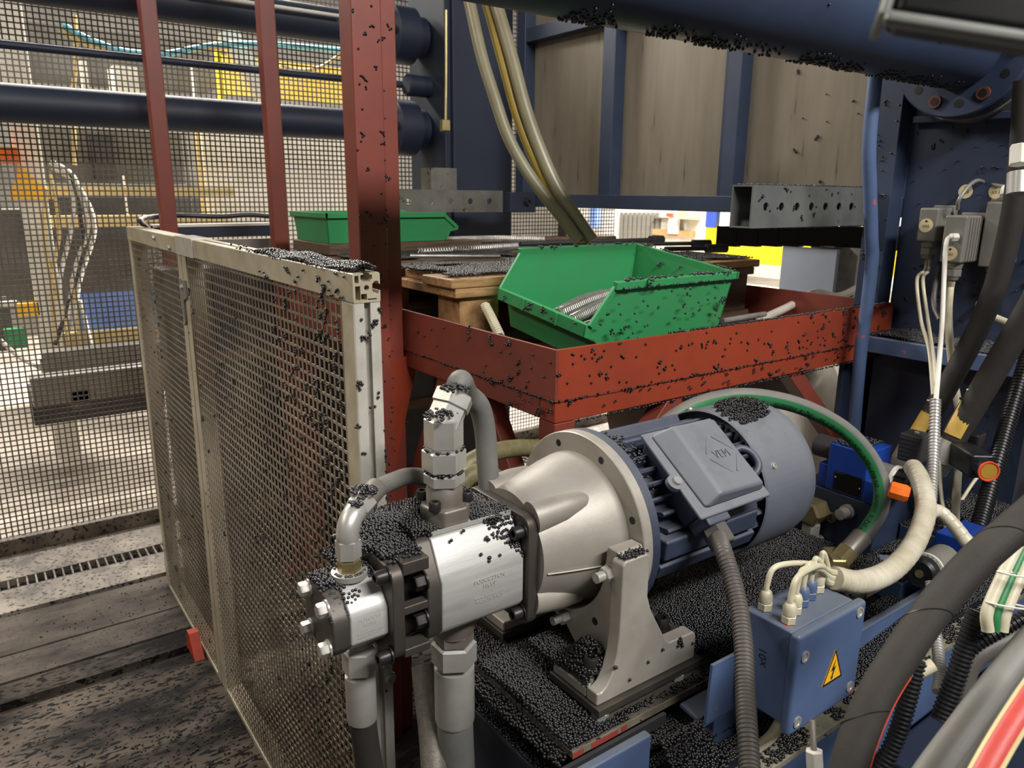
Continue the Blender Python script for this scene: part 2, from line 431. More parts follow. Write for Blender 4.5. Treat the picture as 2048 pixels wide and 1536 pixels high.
box('corner_cap', 'alu_face', t, .4605, .511, 1.985, 2.16, 1.2885, 1.3365, .0012)
for y, z in ((2.42, 1.317), (2.23, 1.30)): MB().bolt((.4612, y, z), (-1, 0, 0), .006, .005).build('bolt', 'steel_zinc', r2)
MB().prism(tslot(open_sides='B')[0], (FX, 1.0665, 0), (1, 0, 0), (0, 1, 0), (0, 0, 1.289)).build('post', 'alu_face', t)
MB().bx(.4633, .4645, 1.0455, 1.0875, .01, 1.287).build('side_tone', 'alu_profile', t)  # skin on the post's side, its dimmer warmer light put into the colour
pm = box('post', 'alu_profile', t, .4635, .508, 2.075, 2.118, 0, 1.289, .0015)
box('post', 'alu_profile', t, .4635, .508, 2.124, 2.165, 0, 1.289, .0015)
box('post', 'alu_profile', t, .4635, .508, 2.82, 2.865, 0, 1.289, .0015)
sheet('mesh_panel', t, 'mesh_sheet', 1.098, 2.075, .012, 1.288, .0205, .0052, .0015, .4665, 'Y')
sheet('mesh_panel', t, 'mesh_sheet', 2.166, 2.82, .012, 1.288, .0205, .0052, .0015, .4665, 'Y')
box('bottom_rail', 'alu_profile', t, .4635, .508, 1.09, 2.074, 0, .014, .001)
box('bottom_rail', 'alu_profile', t, .4635, .508, 2.166, 2.819, 0, .014, .001)
lt = MB().prism([(2.15, 1.225), (2.085, 1.225), (2.08, 1.18), (2.115, 1.17), (2.118, 1.11), (2.135, 1.10), (2.15, 1.17)], (.4585, 0, 0), (0, 1, 0), (0, 0, 1), (.005, 0, 0)).build('latch', 'connector_grey', t, bevel=.001)
MB().bolt((.4585, 2.115, 1.205), (-1, 0, 0), .006, .005).build('bolt', 'steel_zinc', lt)
o = MB().prism([(-.055, 0), (.05, 0), (.03, .07), (.0, .07)], (.425, 2.34, 0), (0, 1, 0), (0, 0, 1), (.03, 0, 0)).build('foot_wedge', 'wedge_orange')
tag(o, 'small orange-red steel wedge on the floor beside the mesh fence', 'wedge')

# ------------------------------------------------ red posts
t = thing('steel_post', 'slim red-oxide steel post rising beside the far end of the mesh fence', 'post', (.617, 2.965, 0), 'slim red posts')
box('tube', 'red_oxide', t, .591, .643, 2.94, 2.99, 0.006, 2.7, .004)
box('foot_plate', 'red_oxide', t, .55, .69, 2.925, 3.04, 0.0, .006)
t = thing('steel_post', 'slim red-oxide steel post between fence post and the thick red column', 'post', (.937, 2.73, 0), 'slim red posts')
box('tube', 'red_oxide', t, .911, .964, 2.705, 2.755, 0.006, 2.7, .004)
box('foot_plate', 'red_oxide', t, .87, 1.01, 2.67, 2.76, 0.0, .006)

# ------------------------------------------------ red welded table with its column
t = thing('steel_table', 'red-oxide welded steel table with deep apron joined to a tall column', 'table', (1.4, 1.5, 0))
box('column', 'red_oxide', t, .732, .803, 1.60, 1.665, 0, 2.7, .004)
box('column_flange', 'red_oxide', t, .803, .849, 1.625, 1.665, 0, 2.7, .002)
TX, TY, TR_, TB = .85, 1.036, 2.02, 2.42
box('apron', 'red_oxide', t, TX, TX+.006, TY, TB, 1.078, 1.177, .001)
box('apron', 'red_lit', t, TX+.006, TR_, TY, TY+.006, 1.078, 1.177, .001)
box('apron', 'red_oxide', t, TX+.006, TR_, TB, TB+.006, 1.078, 1.177, .001)
box('apron', 'red_oxide', t, TR_, TR_+.006, TY, TB, 1.078, 1.177, .001)
box('frame_rail', 'red_oxide', t, TX+.003, TX+.05, TY+.05, TB, 1.035, 1.0765, .003)
box('frame_rail', 'red_lit', t, TX+.003, TR_, TY+.003, TY+.05, 1.035, 1.0765, .003)
box('frame_rail', 'red_oxide', t, TX+.05, TR_, TB-.05, TB, 1.035, 1.0765, .003)
box('table_floor', 'red_oxide', t, TX+.006, TR_, TY+.006, TB, 1.0765, 1.090)
for x, y in ((TX+.004, TY+.004), (TX+.004, TB-.05), (TR_-.05, TY+.004), (TR_-.05, TB-.05)):
    box('leg', 'red_oxide', t, x, x+.05, y, y+.05, 0, 1.035, .003)
MB().prism([(0, 0), (.085, 0), (.0, -.32)], (.803, 1.62, 1.06), (1, 0, 0), (0, 0, 1), (0, .008, 0)).build('gusset', 'red_lit', t)
def brace(a, b, m='red_oxide', w_=.04):
    MB().bar(a, b, w_, w_).build('brace', m, t, bevel=.002)
brace((TX+.026, 1.30, 1.04), (TX+.026, 1.13, .78)); brace((TX+.026, 1.45, 1.04), (TX+.026, 1.63, .70))
brace((1.20, TY+.028, 1.04), (.91, TY+.028, .74)); brace((1.60, TY+.028, 1.045), (1.985, TY+.028, .70))
w1 = MB()
w1.tube([(TX+.002, TY+.02+i*.033, 1.0772+random.uniform(-.0006, .0006)) for i in range(20)], .0016, 6, 1)
w1.tube([(TX+.01+i*.037, TY+.002, 1.0772+random.uniform(-.0006, .0006)) for i in range(32)], .0016, 6, 1)
w1.build('weld_seam', 'red_oxide', t)

# ------------------------------------------------ wooden pallet on the table
PZ = 1.0905
t = thing('pallet', 'weathered wooden pallet with thick blocks standing on the red table', 'pallet', (1.5, 1.55, PZ))
px0, px1, py0, py1 = .885, 2.0, 1.455, 2.50
for x in (px0+.03, 1.40, px1-.145):
    for y in (py0+.015, 1.92, py1-.115):
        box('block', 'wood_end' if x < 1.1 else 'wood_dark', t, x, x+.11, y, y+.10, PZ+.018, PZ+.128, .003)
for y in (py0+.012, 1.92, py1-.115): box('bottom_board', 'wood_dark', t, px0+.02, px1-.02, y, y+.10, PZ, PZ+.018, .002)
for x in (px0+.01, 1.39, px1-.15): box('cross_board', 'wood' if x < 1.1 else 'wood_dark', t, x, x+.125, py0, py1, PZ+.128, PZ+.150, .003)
nb = 7; bwid = (py1-py0-.012*6)/nb
for i in range(nb):
    y = py0+i*(bwid+.012)
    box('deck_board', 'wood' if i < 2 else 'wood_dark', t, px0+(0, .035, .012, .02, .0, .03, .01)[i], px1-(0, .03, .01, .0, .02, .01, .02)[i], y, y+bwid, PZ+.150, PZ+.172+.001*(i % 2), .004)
PT = PZ+.1735
# ------------------------------------------------ springs and rods on the pallet
def coil(a, b, r, wr, pitch, n=10):
    a = V(a); b = V(b); d = b-a; L = d.length; u, v = frame(d); k = int(L/pitch*n)
    return [a+d*(i/k)+(u*math.cos(i*2*math.pi/n)+v*math.sin(i*2*math.pi/n))*r for i in range(k+1)]
def spring(label, pts, r, wr, pitch, group, m='spring_steel'):
    c = resample(spline(pts, 12), pitch/8); out = []
    for i, p in enumerate(c):
        d = (c[min(i+1, len(c)-1)]-c[max(0, i-1)]).normalized(); u, v = frame(d); a = i*2*math.pi/8
        out.append(p+(u*math.cos(a)+v*math.sin(a))*r)
    tag(MB().tube(out, wr, 5, raw=True).build('coil_spring', m), label, 'spring', group)
G1 = 'springs and rods on the pallet'
z = PT+.012
spring('long bright close-wound spring lying across the back of the pallet', [P(845, 482, Z=z+.018), P(980, 478, Z=z+.016), P(1090, 479, Z=z+.014)], .010, .0035, .007, G1)
spring('dark coil spring lying in front of the bright spring on the pallet', [P(905, 499, Z=z), P(960, 497, Z=z), P(1060, 490, Z=z)], .010, .003, .009, G1)
spring('short shiny spring at the pallet edge near the red column', [P(836, 503, Z=z), P(905, 500, Z=z)], .009, .003, .010, G1)
def rod(label, a, b, r, m, tip=None):
    t = thing('steel_rod', label, 'rod', a, G1); MB().cyl(a, b, r, n=12).build('shaft', m, t)
    if tip:
        d = (b-a).normalized(); MB().cyl(b, b+d*tip, r*1.9, n=14).build('sleeve', 'grey_dark', t)
rod('thin grey steel rod along the pallet edge behind the green bin', P(820, 512, Z=z), P(1000, 513, Z=z-.004), .006, 'spring_steel')
rod('dark rod with thick sleeve pointing past the green bin', P(1180, 489, Z=z+.012), P(1385, 487, Z=z+.012), .007, 'grey_dark', .07)
rod('dark rod with long sleeve nearest the yellow guard', P(1330, 498, Z=z), P(1412, 497, Z=z), .008, 'grey_dark', .08)
rod('dark straight rod lying over the coil springs', P(1040, 488, Z=z+.02), P(1300, 480, Z=z+.02), .008, 'grey_dark', .06)
rod('rusty dark rod lying along the rear pallet boards', P(1090, 479, Z=z+.01), P(1230, 476, Z=z+.01), .009, 'wood_dark')
rod('bright flat rod resting at the left of the pallet springs', P(815, 487, Z=z+.01), P(880, 486, Z=z+.01), .006, 'steel_zinc')
# ------------------------------------------------ green stacking bins
def bin_(name, label, M, L, W, H):
    """open-fronted bin: front (low lip) at x = 0, length L, width W, height H"""
    t = thing(name, label, 'bin', M @ V((L/2, W/2, 0))); w_ = .003
    ti = .012
    # tapered shell: floor ring inset by ti, walls out to full size at the rim
    pr_ = [(.045, 0), (L-.010, 0), (L, H), (.065, H), (.012, H*.52), (0, H*.52), (0, H*.38), (.035, H*.30)]
    for s, y0, y1 in ((0, ti, 0.0), (1, W-ti, W)):
        a = [V((x, y0+(y1-y0)*z/H, z)) for x, z in pr_]
        n_ = V((0, w_ if s == 0 else -w_, 0)); b_ = [p+n_ for p in a]; k = len(a)
        g = MB(M); g.add(a+b_, [tuple(range(k)), tuple(range(2*k-1, k-1, -1))]+[(i, (i+1) % k, (i+1) % k+k, i+k) for i in range(k)])
        g.build('side_wall', 'bin_green', t)
    g = MB(M); g.add([(L-.010, ti, 0), (L-.010, W-ti, 0), (L, W, H), (L, 0, H), (L-.013, ti, 0), (L-.013, W-ti, 0), (L-.003, W, H), (L-.003, 0, H)],
                     [(0, 1, 2, 3), (7, 6, 5, 4), (0, 4, 5, 1), (3, 2, 6, 7), (0, 3, 7, 4), (1, 5, 6, 2)]); g.build('back_wall', 'bin_green', t)
    MB(M).bx(.045, L-.010, ti, W-ti, 0, .004).build('floor_panel', 'bin_green', t)
    g = MB(M); g.prism([(.045, 0), (.03, H*.33), (0, H*.38), (0, H*.52), (.012, H*.52), (.012, H*.40), (.036, H*.36), (.05, .004)], (0, ti*.6, 0), (1, 0, 0), (0, 0, 1), (0, W-1.2*ti, 0)); g.build('front_lip', 'bin_green', t)
    for y in (W*.30, W*.66): MB(M).bx(-.003, 0.001, y, y+.005, H*.38, H*.52).build('lip_rib', 'bin_green', t)
    g = MB(M)
    g.bx(.055, L+.006, -.008, .004, H-.016, H); g.bx(.055, L+.006, W-.004, W+.008, H-.016, H); g.bx(L-.004, L+.008, -.008, W+.008, H-.016, H)
    g.build('rim', 'bin_green', t, bevel=.0015)
    for y0, y1, sg in ((ti*.45, .0, -1), (W-ti*.45, W, 1)):   # flared front edges of the side walls
        g = MB(M); a = V((.010, y0, H*.5)); b = V((.066, y1, H-.004)); g.bar(a, b, .012, .007, (0, 1, 0)); g.build('front_edge', 'bin_green', t, bevel=.001)
    return t
M = Matrix.Translation((.965, 1.095, 1.112)) @ Matrix.Rotation(math.radians(1.5), 4, 'Z') @ Matrix.Rotation(math.radians(8.5), 4, 'X')
BIN = M
bin_('stacking_bin', 'green plastic open-front bin holding springs on the red table', M, .43, .305, .178)
for i, (x0, y0, x1, y1, zz) in enumerate(((.035, .09, .34, .22, .074), (.035, .13, .36, .25, .078), (.04, .06, .36, .13, .066), (.06, .05, .36, .09, .06), (.05, .16, .30, .27, .066))):
    spring(('uppermost', 'second', 'front', 'lowest', 'rear')[i]+' coil spring of those lying inside the green bin', [M @ V((x0, y0, zz)), M @ V(((x0+x1)/2, (y0+y1)/2, zz+.006)), M @ V((x1, y1, zz))], .010, .0022, .0085, 'springs in the green bin')
spring('white-grey springy coil leaning between green bin and pallet block', [P(970, 612, X=.92), P(980, 630, X=.915), P(992, 655, X=.905), P(1000, 672, X=.90)], .0085, .003, .0062, 'loose spring', 'cable_cream')
tag(box('loose_board', 'wood_dark', None, .90, 1.45, 2.185, 2.495, PT+.001, PT+.034, .003), 'dark board on the pallet under the rear green bin', 'board')
M2 = Matrix.Translation((1.37, 2.48, PT+.035)) @ Matrix.Rotation(math.radians(180), 4, 'Z')
bin_('stacking_bin', 'green plastic bin standing behind the thick red column', M2, .47, .28, .092)

# ------------------------------------------------ machine: tank with framed plates
t = thing('tank', 'brown stained steel tank with blue frame above the pallet', 'tank', (2.3, 1.9, 1.40))
for y0, y1 in ((2.295, 2.76), (1.705, 2.205), (1.12, 1.63)):
    box('plate', 'tank_plate', t, 2.10, 2.108, y0, y1, 1.45, 2.075)
    box('plate', 'tank_plate', t, 2.10, 2.108, y0, y1, 2.125, 2.6)
for y0, y1 in ((2.75, 2.81), (2.195, 2.305), (1.62, 1.715), (1.06, 1.13)):
    box('upright', 'blue_paint', t, 2.045, 2.105, y0, y1-.045 if y1-y0 > .08 else y1, 1.40, 2.6, .002)
    if y1-y0 > .08: box('upright_web', 'blue_paint', t, 2.085, 2.105, y1-.045, y1, 1.40, 2.6, .001)
box('bottom_rail', 'blue_paint', t, 2.04, 2.105, 1.06, 2.81, 1.40, 1.452, .002)
box('top_rail', 'blue_paint', t, 2.05, 2.105, 1.06, 2.81, 2.072, 2.128, .002)
box('rear_box', 'blue_dark', t, 2.11, 3.2, 1.06, 2.80, 1.42, 2.6)

# ------------------------------------------------ near tie bar and its flange
t = thing('tie_bar', 'thick dark-blue tie bar crossing the top of the view', 'tie bar', (1.2, .92, 1.70))
MB().cyl((-.3, .92, 1.79), (1.95, .92, 1.79), .09, n=48).build('bar', 'blue_paint', t)
fl_ = MB().lathe((1.95, .92, 1.79), (1, 0, 0), [(0, .150), (.004, .154), (.10, .154)], 56).build('flange', 'blue_paint', t)
MB().lathe((2.0, .92, 1.79), (1, 0, 0), [(0, .158), (.05, .160)], 56).build('seal_ring', 'steel_rusty', t)
for k in range(10):
    a = math.radians(-90+(k-4.2)*26); c = V((1.95, .92+.122*math.cos(a), 1.79+.122*math.sin(a)))
    if k % 2: MB().lathe(c-V((.006, 0, 0)), (1, 0, 0), [(0, .010), (0, .015), (.006, .015)], 16).build('bolt_ring', 'rust', fl_)
    MB().lathe(c-V((.0066 if k % 2 else .001, 0, 0)), (1, 0, 0), [(0, .0095), (.001, .0095)], 16).build('bolt_socket', 'bolt_black', fl_)

# ------------------------------------------------ right machine column
t = thing('machine_column', 'dark-blue machine column with ledge carrying the grey connectors', 'machine', (2.2, .75, 0))
box('upper_plate', 'blue_paint', t, 2.05, 2.12, .30, 1.06, 1.10, 2.6)
box('edge_strip', 'blue_paint', t, 1.985, 2.05, 1.062, 1.128, 1.10, 2.6, .002)
MB().bar((2.035, 1.05, 1.645), (2.035, .30, 1.635), .03, .018).build('rib', 'blue_paint', t, bevel=.003)
box('ledge', 'blue_paint', t, 1.90, 2.12, .30, 1.10, 1.075, 1.10, .002)
box('ledge_lip', 'blue_mid', t, 1.885, 1.90, .30, 1.10, 1.06, 1.10, .002)
box('lower_plate', 'blue_paint', t, 1.97, 2.08, .66, 1.12, 0, 1.075)
box('lower_web', 'blue_paint', t, 1.90, 1.97, 1.085, 1.10, 0, 1.06, .002)

# ------------------------------------------------ square tube with holes
def pierced(g, o, U, W, N, L, H, holes, r):
    c = [[(0, 0), (L, 0), (L, H), (0, H)]]
    for hx in holes: c.append([(hx+r*math.cos(i*math.pi/8), H/2+r*math.sin(i*math.pi/8)) for i in range(16)])
    g.prism(c, o, U, W, N)
t = MB(); y0, y1, z0, z1, x0, x1 = 1.12, 1.18, 1.379, 1.477, 1.49, 2.05
hx = [P(p, 413, Y=1.12).x-x0 for p in (1532, 1563, 1594, 1623, 1651, 1678, 1703, 1740, 1778)]
pierced(t, (x0, y0, z0), (1, 0, 0), (0, 0, 1), (0, .004, 0), x1-x0, z1-z0, [h for h in hx if h < .54], .010)
t.bx(x0, x1, y1-.004, y1, z0, z1); t.bx(x0, x1, y0+.004, y1-.004, z0, z0+.004); t.bx(x0, x1, y0+.004, y1-.004, z1-.004, z1)
tag(t.build('square_tube', 'galv'), 'open-ended galvanised square tube with a row of holes', 'tube')
t = MB(); g = [P(p, 403, Y=2.70).x-1.40 for p in (817, 861, 902, 941, 979)]
pierced(t, (1.40, 2.70, 1.377), (1, 0, 0), (0, 0, 1), (0, .004, 0), .50, .088, g, .013)
t.bx(1.40, 1.90, 2.704, 2.74, 1.377, 1.381); t.bx(1.40, 1.90, 2.704, 2.74, 1.461, 1.465)
tag(t.build('perforated_rail', 'rail_grey'), 'stained steel rail with round holes in front of the dark column', 'rail')
t = thing('rail_clamp', 'dark clamp block at the end of the perforated rail', 'clamp', (1.95, 2.69, 1.36))
box('block', 'blue_dark', t, 1.905, 2.04, 2.65, 2.70, 1.375, 1.46, .003); MB().bolt((1.99, 2.65, 1.42), (0, -1, 0), .014, .014).build('bolt', 'bolt_black', t)

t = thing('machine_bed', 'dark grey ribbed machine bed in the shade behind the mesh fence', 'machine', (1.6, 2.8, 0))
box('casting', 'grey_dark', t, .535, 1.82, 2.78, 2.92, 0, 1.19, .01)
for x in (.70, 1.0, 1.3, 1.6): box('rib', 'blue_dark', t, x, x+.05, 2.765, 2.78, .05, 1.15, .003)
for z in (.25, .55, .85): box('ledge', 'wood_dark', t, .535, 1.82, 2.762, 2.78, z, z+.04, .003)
# ------------------------------------------------ far tie bars, flanges and column
t = thing('machine_column', 'dark-blue far machine column behind the clear hoses', 'machine', (2.0, 3.1, 0))
box('front_plate', 'blue_dark', t, 1.83, 2.15, 2.98, 3.30, 0, 2.7, .004); box('side_plate', 'blue_dark', t, 1.80, 1.83, 3.0, 3.32, .9, 2.7, .004)
box('bracket', 'rail_grey', t, 1.70, 1.83, 2.955, 3.05, 1.40, 1.56, .003)
MB().tube([P(892, 20, Y=2.95), P(892, 150, Y=2.95), P(891, 240, Y=2.95)], .006, 8).build('lube_line', 'brass_zinc', t)
MB().hexa(P(890, 240, Y=2.95), P(890, 262, Y=2.95), .022).build('lube_fitting', 'brass_zinc', t)
G = 'far tie bars'
def fbar(label, y, z, r, rf, x0=-.9):
    t = thing('tie_bar', label, 'tie bar', (.4, y, z-r), G)
    MB().cyl((x0, y, z), (1.80, y, z), r, n=36).build('bar', 'blue_dark', t)
    if rf:
        MB().lathe((1.62, y, z), (1, 0, 0), [(0, rf*.8), (.02, rf), (.12, rf), (.125, rf*.72), (.178, rf*.72)], 36).build('flange', 'blue_dark', t)
        for k in range(8):
            a = k*math.pi/4; MB().bolt((1.62, y+rf*.78*math.cos(a), z+rf*.78*math.sin(a)), (-1, 0, 0), .014, .012).build('bolt', 'bolt_black', t)
fbar('thick dark-blue tie bar in front of the mesh wall, lower of two', 3.2, 1.735, .0645, .12)
fbar('thick dark-blue tie bar at the top left, upper of two', 3.2, 2.125, .068, .12)
fbar('slim dark-blue bar running between the two thick far tie bars', 3.2, 1.92, .014, 0)
t = MB().lathe((1.69, 3.15, 1.915), (1, 0, 0), [(0, .04), (.006, .046), (.11, .046)], 28).build('end_plug', 'blue_dark'); tag(t, 'round dark plug between the far tie-bar flanges', 'plug')
tag(MB().cyl(P(380, -12, Y=3.1), P(680, 32, Y=3.1), .007, n=12).build('white_pipe', 'white_paint'), 'thin white pipe along the upper far tie bar', 'pipe')
# low dark beam with rubber loop behind the fence
t = thing('beam', 'dark-blue low beam with black rubber edging behind the fence end', 'beam', P(420, 470, Y=3.12))
MB().bar(P(300, 463, Y=3.12), P(560, 459, Y=3.12), .05, .045).build('beam_body', 'blue_dark', t, bevel=.003)
MB().bar(P(303, 452, Y=3.115), P(560, 447, Y=3.115), .052, .010).build('top_strip', 'white_paint', t)
MB().tube([P(300, 462, Y=3.09), P(281, 441, Y=3.1), P(300, 435, Y=3.2), P(360, 431, Y=3.24), P(440, 433, Y=3.24), P(500, 430, Y=3.24), P(560, 435, Y=3.24)], .010, 10).build('rubber_edge', 'black_plastic', t)
MB().tube([P(300, 458, Y=3.088), P(284, 439, Y=3.095), P(302, 432, Y=3.2), P(360, 428.5, Y=3.24), P(440, 430.5, Y=3.24), P(500, 427.5, Y=3.24), P(560, 432.5, Y=3.24)], .005, 8).build('edge_cap', 'white_paint', t)
o = MB().bx(P(412, 490, Y=2.88).x, P(560, 490, Y=2.88).x, 2.88, 2.90, 1.191, P(480, 478, Y=2.88).z).build('panel', 'connector_grey'); tag(o, 'pale grey-green panel strip below the dark beam', 'panel')

# ------------------------------------------------ clear and yellow hoses in front of the dark column
def hose(name, label, pts, r, m, cat='hose', group=None, n=14):
    return tag(MB().tube(pts, r, n).build(name, m), label, cat, group)
D = 1.95
hose('clear_hose', 'cloudy clear plastic hose, left one of the hanging pair', [P(x, y, D=D) for x, y in ((930, -40), (941, 12), (963, 110), (986, 185), (1014, 268), (1046, 330), (1086, 388), (1122, 432), (1158, 482))], .0155, 'hose_clear', group='hanging hoses')
hose('clear_hose', 'cloudy clear plastic hose, right and wider one of the hanging pair', [P(x, y, D=D+.02) for x, y in ((975, -40), (994, 15), (1022, 110), (1050, 215), (1078, 295), (1112, 372), (1150, 432), (1184, 482))], .0175, 'hose_clear', group='hanging hoses')
hose('yellow_hose', 'yellow hose running along the hanging clear hoses', [P(x, y, D=D+.035) for x, y in ((955, -40), (975, 15), (1005, 125), (1032, 225), (1062, 305), (1098, 378), (1136, 438), (1168, 482))], .0125, 'hose_yellow')
# blue vertical pipe
hose('blue_pipe', 'slightly bent blue painted pipe rising in front of the red table', [P(x, y, Y=.985) for x, y in ((1752, 140), (1742, 239), (1738, 308), (1740, 376), (1743, 478), (1744, 520), (1735, 605), (1721, 707), (1709, 850), (1700, 960))], .0155, 'blue_mid', 'pipe', n=18)

# ================================================================== hydraulic power unit
AY, AZ = .84, .94                      # shaft axis
# ------------------------------------------------ oil tank, base plate and brackets
t = thing('oil_tank', 'dark-blue oil tank under the motor buried in black pellets', 'tank', (1.2, .85, 0))
box('tank_top', 'tray_floor', t, .562, 1.92, .545, 1.02, .648, .655, .001)
box('tank_body', 'blue_dark', t, .572, 1.90, .575, 1.01, .02, .648)
box('tank_rim', 'tag_grime', t, .70, 1.92, .512, .545, .650, .662, .002)
box('rim_web', 'blue_mid', t, .70, 1.90, .520, .530, .40, .650, .001)
box('front_rail', 'blue_mid', t, .44, .676, .598, .612, .50, .736, .003)
MB().bar((.44, .624, .722), (.73, .624, .722), .006, .016).build('seal_strip', 'grey_dark', t)
box('rear_rail', 'blue_mid', t, 1.20, 1.60, .60, .615, .60, .70, .003)
t = thing('base_plate', 'pellet-covered grey mounting plate with chipped red edge under the motor', 'plate', (1.1, .86, .68))
box('plate', 'floor_plate', t, .577, 1.42, .65, 1.02, .708, .72, .003)
box('plate_edge', 'tag_grime', t, .578, 1.42, .6488, .6505, .7085, .7195)
for x_, l_ in ((.578, .02), (.612, .05), (.668, .012), (.86, .015)): box('red_chip', 'pink_cover', t, x_, x_+l_, .6484, .6495, .7085, .7175)
for x, y in ((.615, .70), (.615, .97), (1.37, .70), (1.37, .97)): MB().cyl((x, y, .655), (x, y, .708), .028, n=20).build('rubber_mount', 'black_plastic', t)
t = thing('box_bracket', 'blue bent sheet bracket standing behind the junction box', 'bracket', (.90, .57, .655))
MB().prism([(.768, .722), (1.05, .715), (1.05, .812), (.772, .815)], (0, .58, 0), (1, 0, 0), (0, 0, 1), (0, .005, 0)).build('upright', 'blue_mid', t, bevel=.001)
MB().prism([(.768, .585), (1.05, .585), (1.05, .635), (.775, .635)], (0, 0, .713), (1, 0, 0), (0, 1, 0), (0, 0, .005)).build('shelf', 'blue_mid', t)
box('support', 'blue_mid', t, .80, 1.04, .59, .61, .656, .713, .002)

# ------------------------------------------------ electric motor
t = thing('electric_motor', 'blue-grey finned electric motor with terminal box and round fan cowl', 'motor', (1.1, AY, AZ-.15))
MB().lathe((.758, AY, AZ), (1, 0, 0), [(0, .1495), (.016, .1495), (.020, .138), (.030, .122), (.035, .104)], 64).build('flange', 'motor_body', t)
MB().lathe((.79, AY, AZ), (1, 0, 0), [(0, .100), (.265, .100)], 48).build('housing', 'motor_body', t)
for k in range(30):                    # cooling ribs round the housing, leaving out the terminal box
    a = 2*math.pi*k/30; ph = math.degrees(a)
    if 72 <= ph < 130: x0 = .815
    else: x0 = .80
    u = V((0, -math.sin(a), math.cos(a))); w_ = V((0, math.cos(a), math.sin(a)))
    h1 = .121 if not 72 < ph < 120 else .128
    q = [(-.0048, .097), (.0048, .097), (.0036, h1-.003), (.0, h1), (-.0036, h1-.003)]
    MB().prism(q, V((x0, AY, AZ)), w_, u, (1.058-x0, 0, 0)).build('fin', 'motor_body', t)
# broad cast ledges low on the near side and along the top
for a0, x0, x1, wd, r0, r1 in ((95, .80, 1.02, .034, .104, .138), (113, .80, 1.03, .026, .104, .136), (-32, .80, 1.02, .05, .10, .133), (78, .93, 1.02, .05, .10, .136)):
    a = math.radians(a0); u = V((0, -math.sin(a), math.cos(a))); w_ = V((0, math.cos(a), math.sin(a)))
    MB().prism([(-wd/2, r0), (wd/2, r0), (wd/2, r1), (-wd/2, r1)], V((x0, AY, AZ)), w_, u, (x1-x0, 0, 0)).build('cast_ledge', 'motor_body', t, bevel=.004)
MB().lathe((1.045, AY, AZ), (1, 0, 0), [(.022, .128), (.003, .132), (0, .134), (.003, .1365), (.125, .1365), (.150, .131), (.162, .118), (.166, .100), (.166, .02)], 72).build('fan_cowl', 'motor_paint', t)
for a0 in (62, 150, 240, 330):
    a = math.radians(a0); u = V((0, -math.sin(a), math.cos(a))); MB().bolt(V((1.075, AY, AZ))+u*.136, u, .005, .004).build('screw', 'steel_zinc', t)
# terminal box, turned 37 degrees round the shaft towards the aisle
ph = math.radians(36); su, cu = math.sin(ph), math.cos(ph)
def TB_(x, tt, rho): return V((x, AY-rho*su+tt*cu, AZ+rho*cu+tt*su))
TM = Matrix(((1, 0, 0, 0), (0, cu, -su, AY), (0, su, cu, AZ), (0, 0, 0, 1)))   # local x, t, rho
tb = MB(TM)
tb.add([(.845, -.098, .085), (.985, -.098, .085), (.985, .036, .095), (.845, .036, .095), (.838, -.106, .136), (.995, -.106, .136), (.995, .045, .136), (.838, .045, .136)],
       [(3, 2, 1, 0), (4, 5, 6, 7), (0, 1, 5, 4), (1, 2, 6, 5), (2, 3, 7, 6), (3, 0, 4, 7)])
tb = tb.build('terminal_box', 'motor_body', t, bevel=.008, seg=3)
x0, x1, t0, t1 = .830, .996, -.113, .050
lid = MB(TM); lid.bx(x0, x1, t0, t1, .1365, .143); lid = lid.build('lid', 'motor_paint', t, bevel=.003)
g = MB(TM)
g.add([(x0+.016, t0+.012, .143), (x1-.008, t0+.012, .143), (x1-.008, t1-.006, .143), (x0+.012, t1-.006, .143),
       (x0+.042, t0+.018, .168), (x1-.013, t0+.018, .158), (x1-.013, t1-.012, .158), (x0+.046, t1-.012, .168)],
      [(3, 2, 1, 0), (4, 5, 6, 7), (0, 1, 5, 4), (1, 2, 6, 5), (2, 3, 7, 6), (3, 0, 4, 7)])
g.build('lid_dome', 'motor_paint', lid, bevel=.006, seg=3)
MB(TM).cyl((x0-.002, -.045, .137), (x0-.002, -.045, .1445), .013, n=20).build('screw_boss', 'motor_paint', lid)
g = MB(TM); g.cyl((x0+.001, -.045, .1445), (x0+.001, -.045, .1495), .007, n=18); g.build('lid_screw', 'steel_zinc', lid)
# raised diamond and lettering on the sloping lid top
zz = lambda x: .168-(x-(x0+.042))*(.010/(x1-.013-x0-.042))+.0004
cxm, ctm = .935, -.030
dm = [(-.040, 0), (0, -.040), (.040, 0), (0, .040)]
g = MB()
for i in range(4):
    a, b = dm[i], dm[(i+1) % 4]; q0 = .16 if i in (1, 3) else 0.0
    pa = TM @ V((cxm+a[0]+(b[0]-a[0])*.12, ctm+a[1]+(b[1]-a[1])*.12, zz(cxm+a[0]))); pb = TM @ V((cxm+a[0]+(b[0]-a[0])*.86, ctm+a[1]+(b[1]-a[1])*.86, zz(cxm+b[0])))
    g.bar(pa, pb, .0018, .0014, TM.to_3x3() @ V((0, 0, 1)))
g.build('emblem', 'motor_paint', lid)
lettering('lettering', 'VEM', 'motor_paint', lid, (0, 0, 0), (1, 0, 0), (0, 1, 0), .015, fn=lambda x, y: TM @ V((cxm+x, ctm+y, zz(cxm+x)+.0012)))
ey = [TM @ V(p) for p in ((.985, -.022, .128), (1.010, -.018, .138), (1.024, -.032, .142), (1.024, -.054, .140), (1.012, -.066, .132), (.995, -.068, .118))]
MB().tube(ey, .0065, 12).build('lifting_eye', 'motor_body', t)
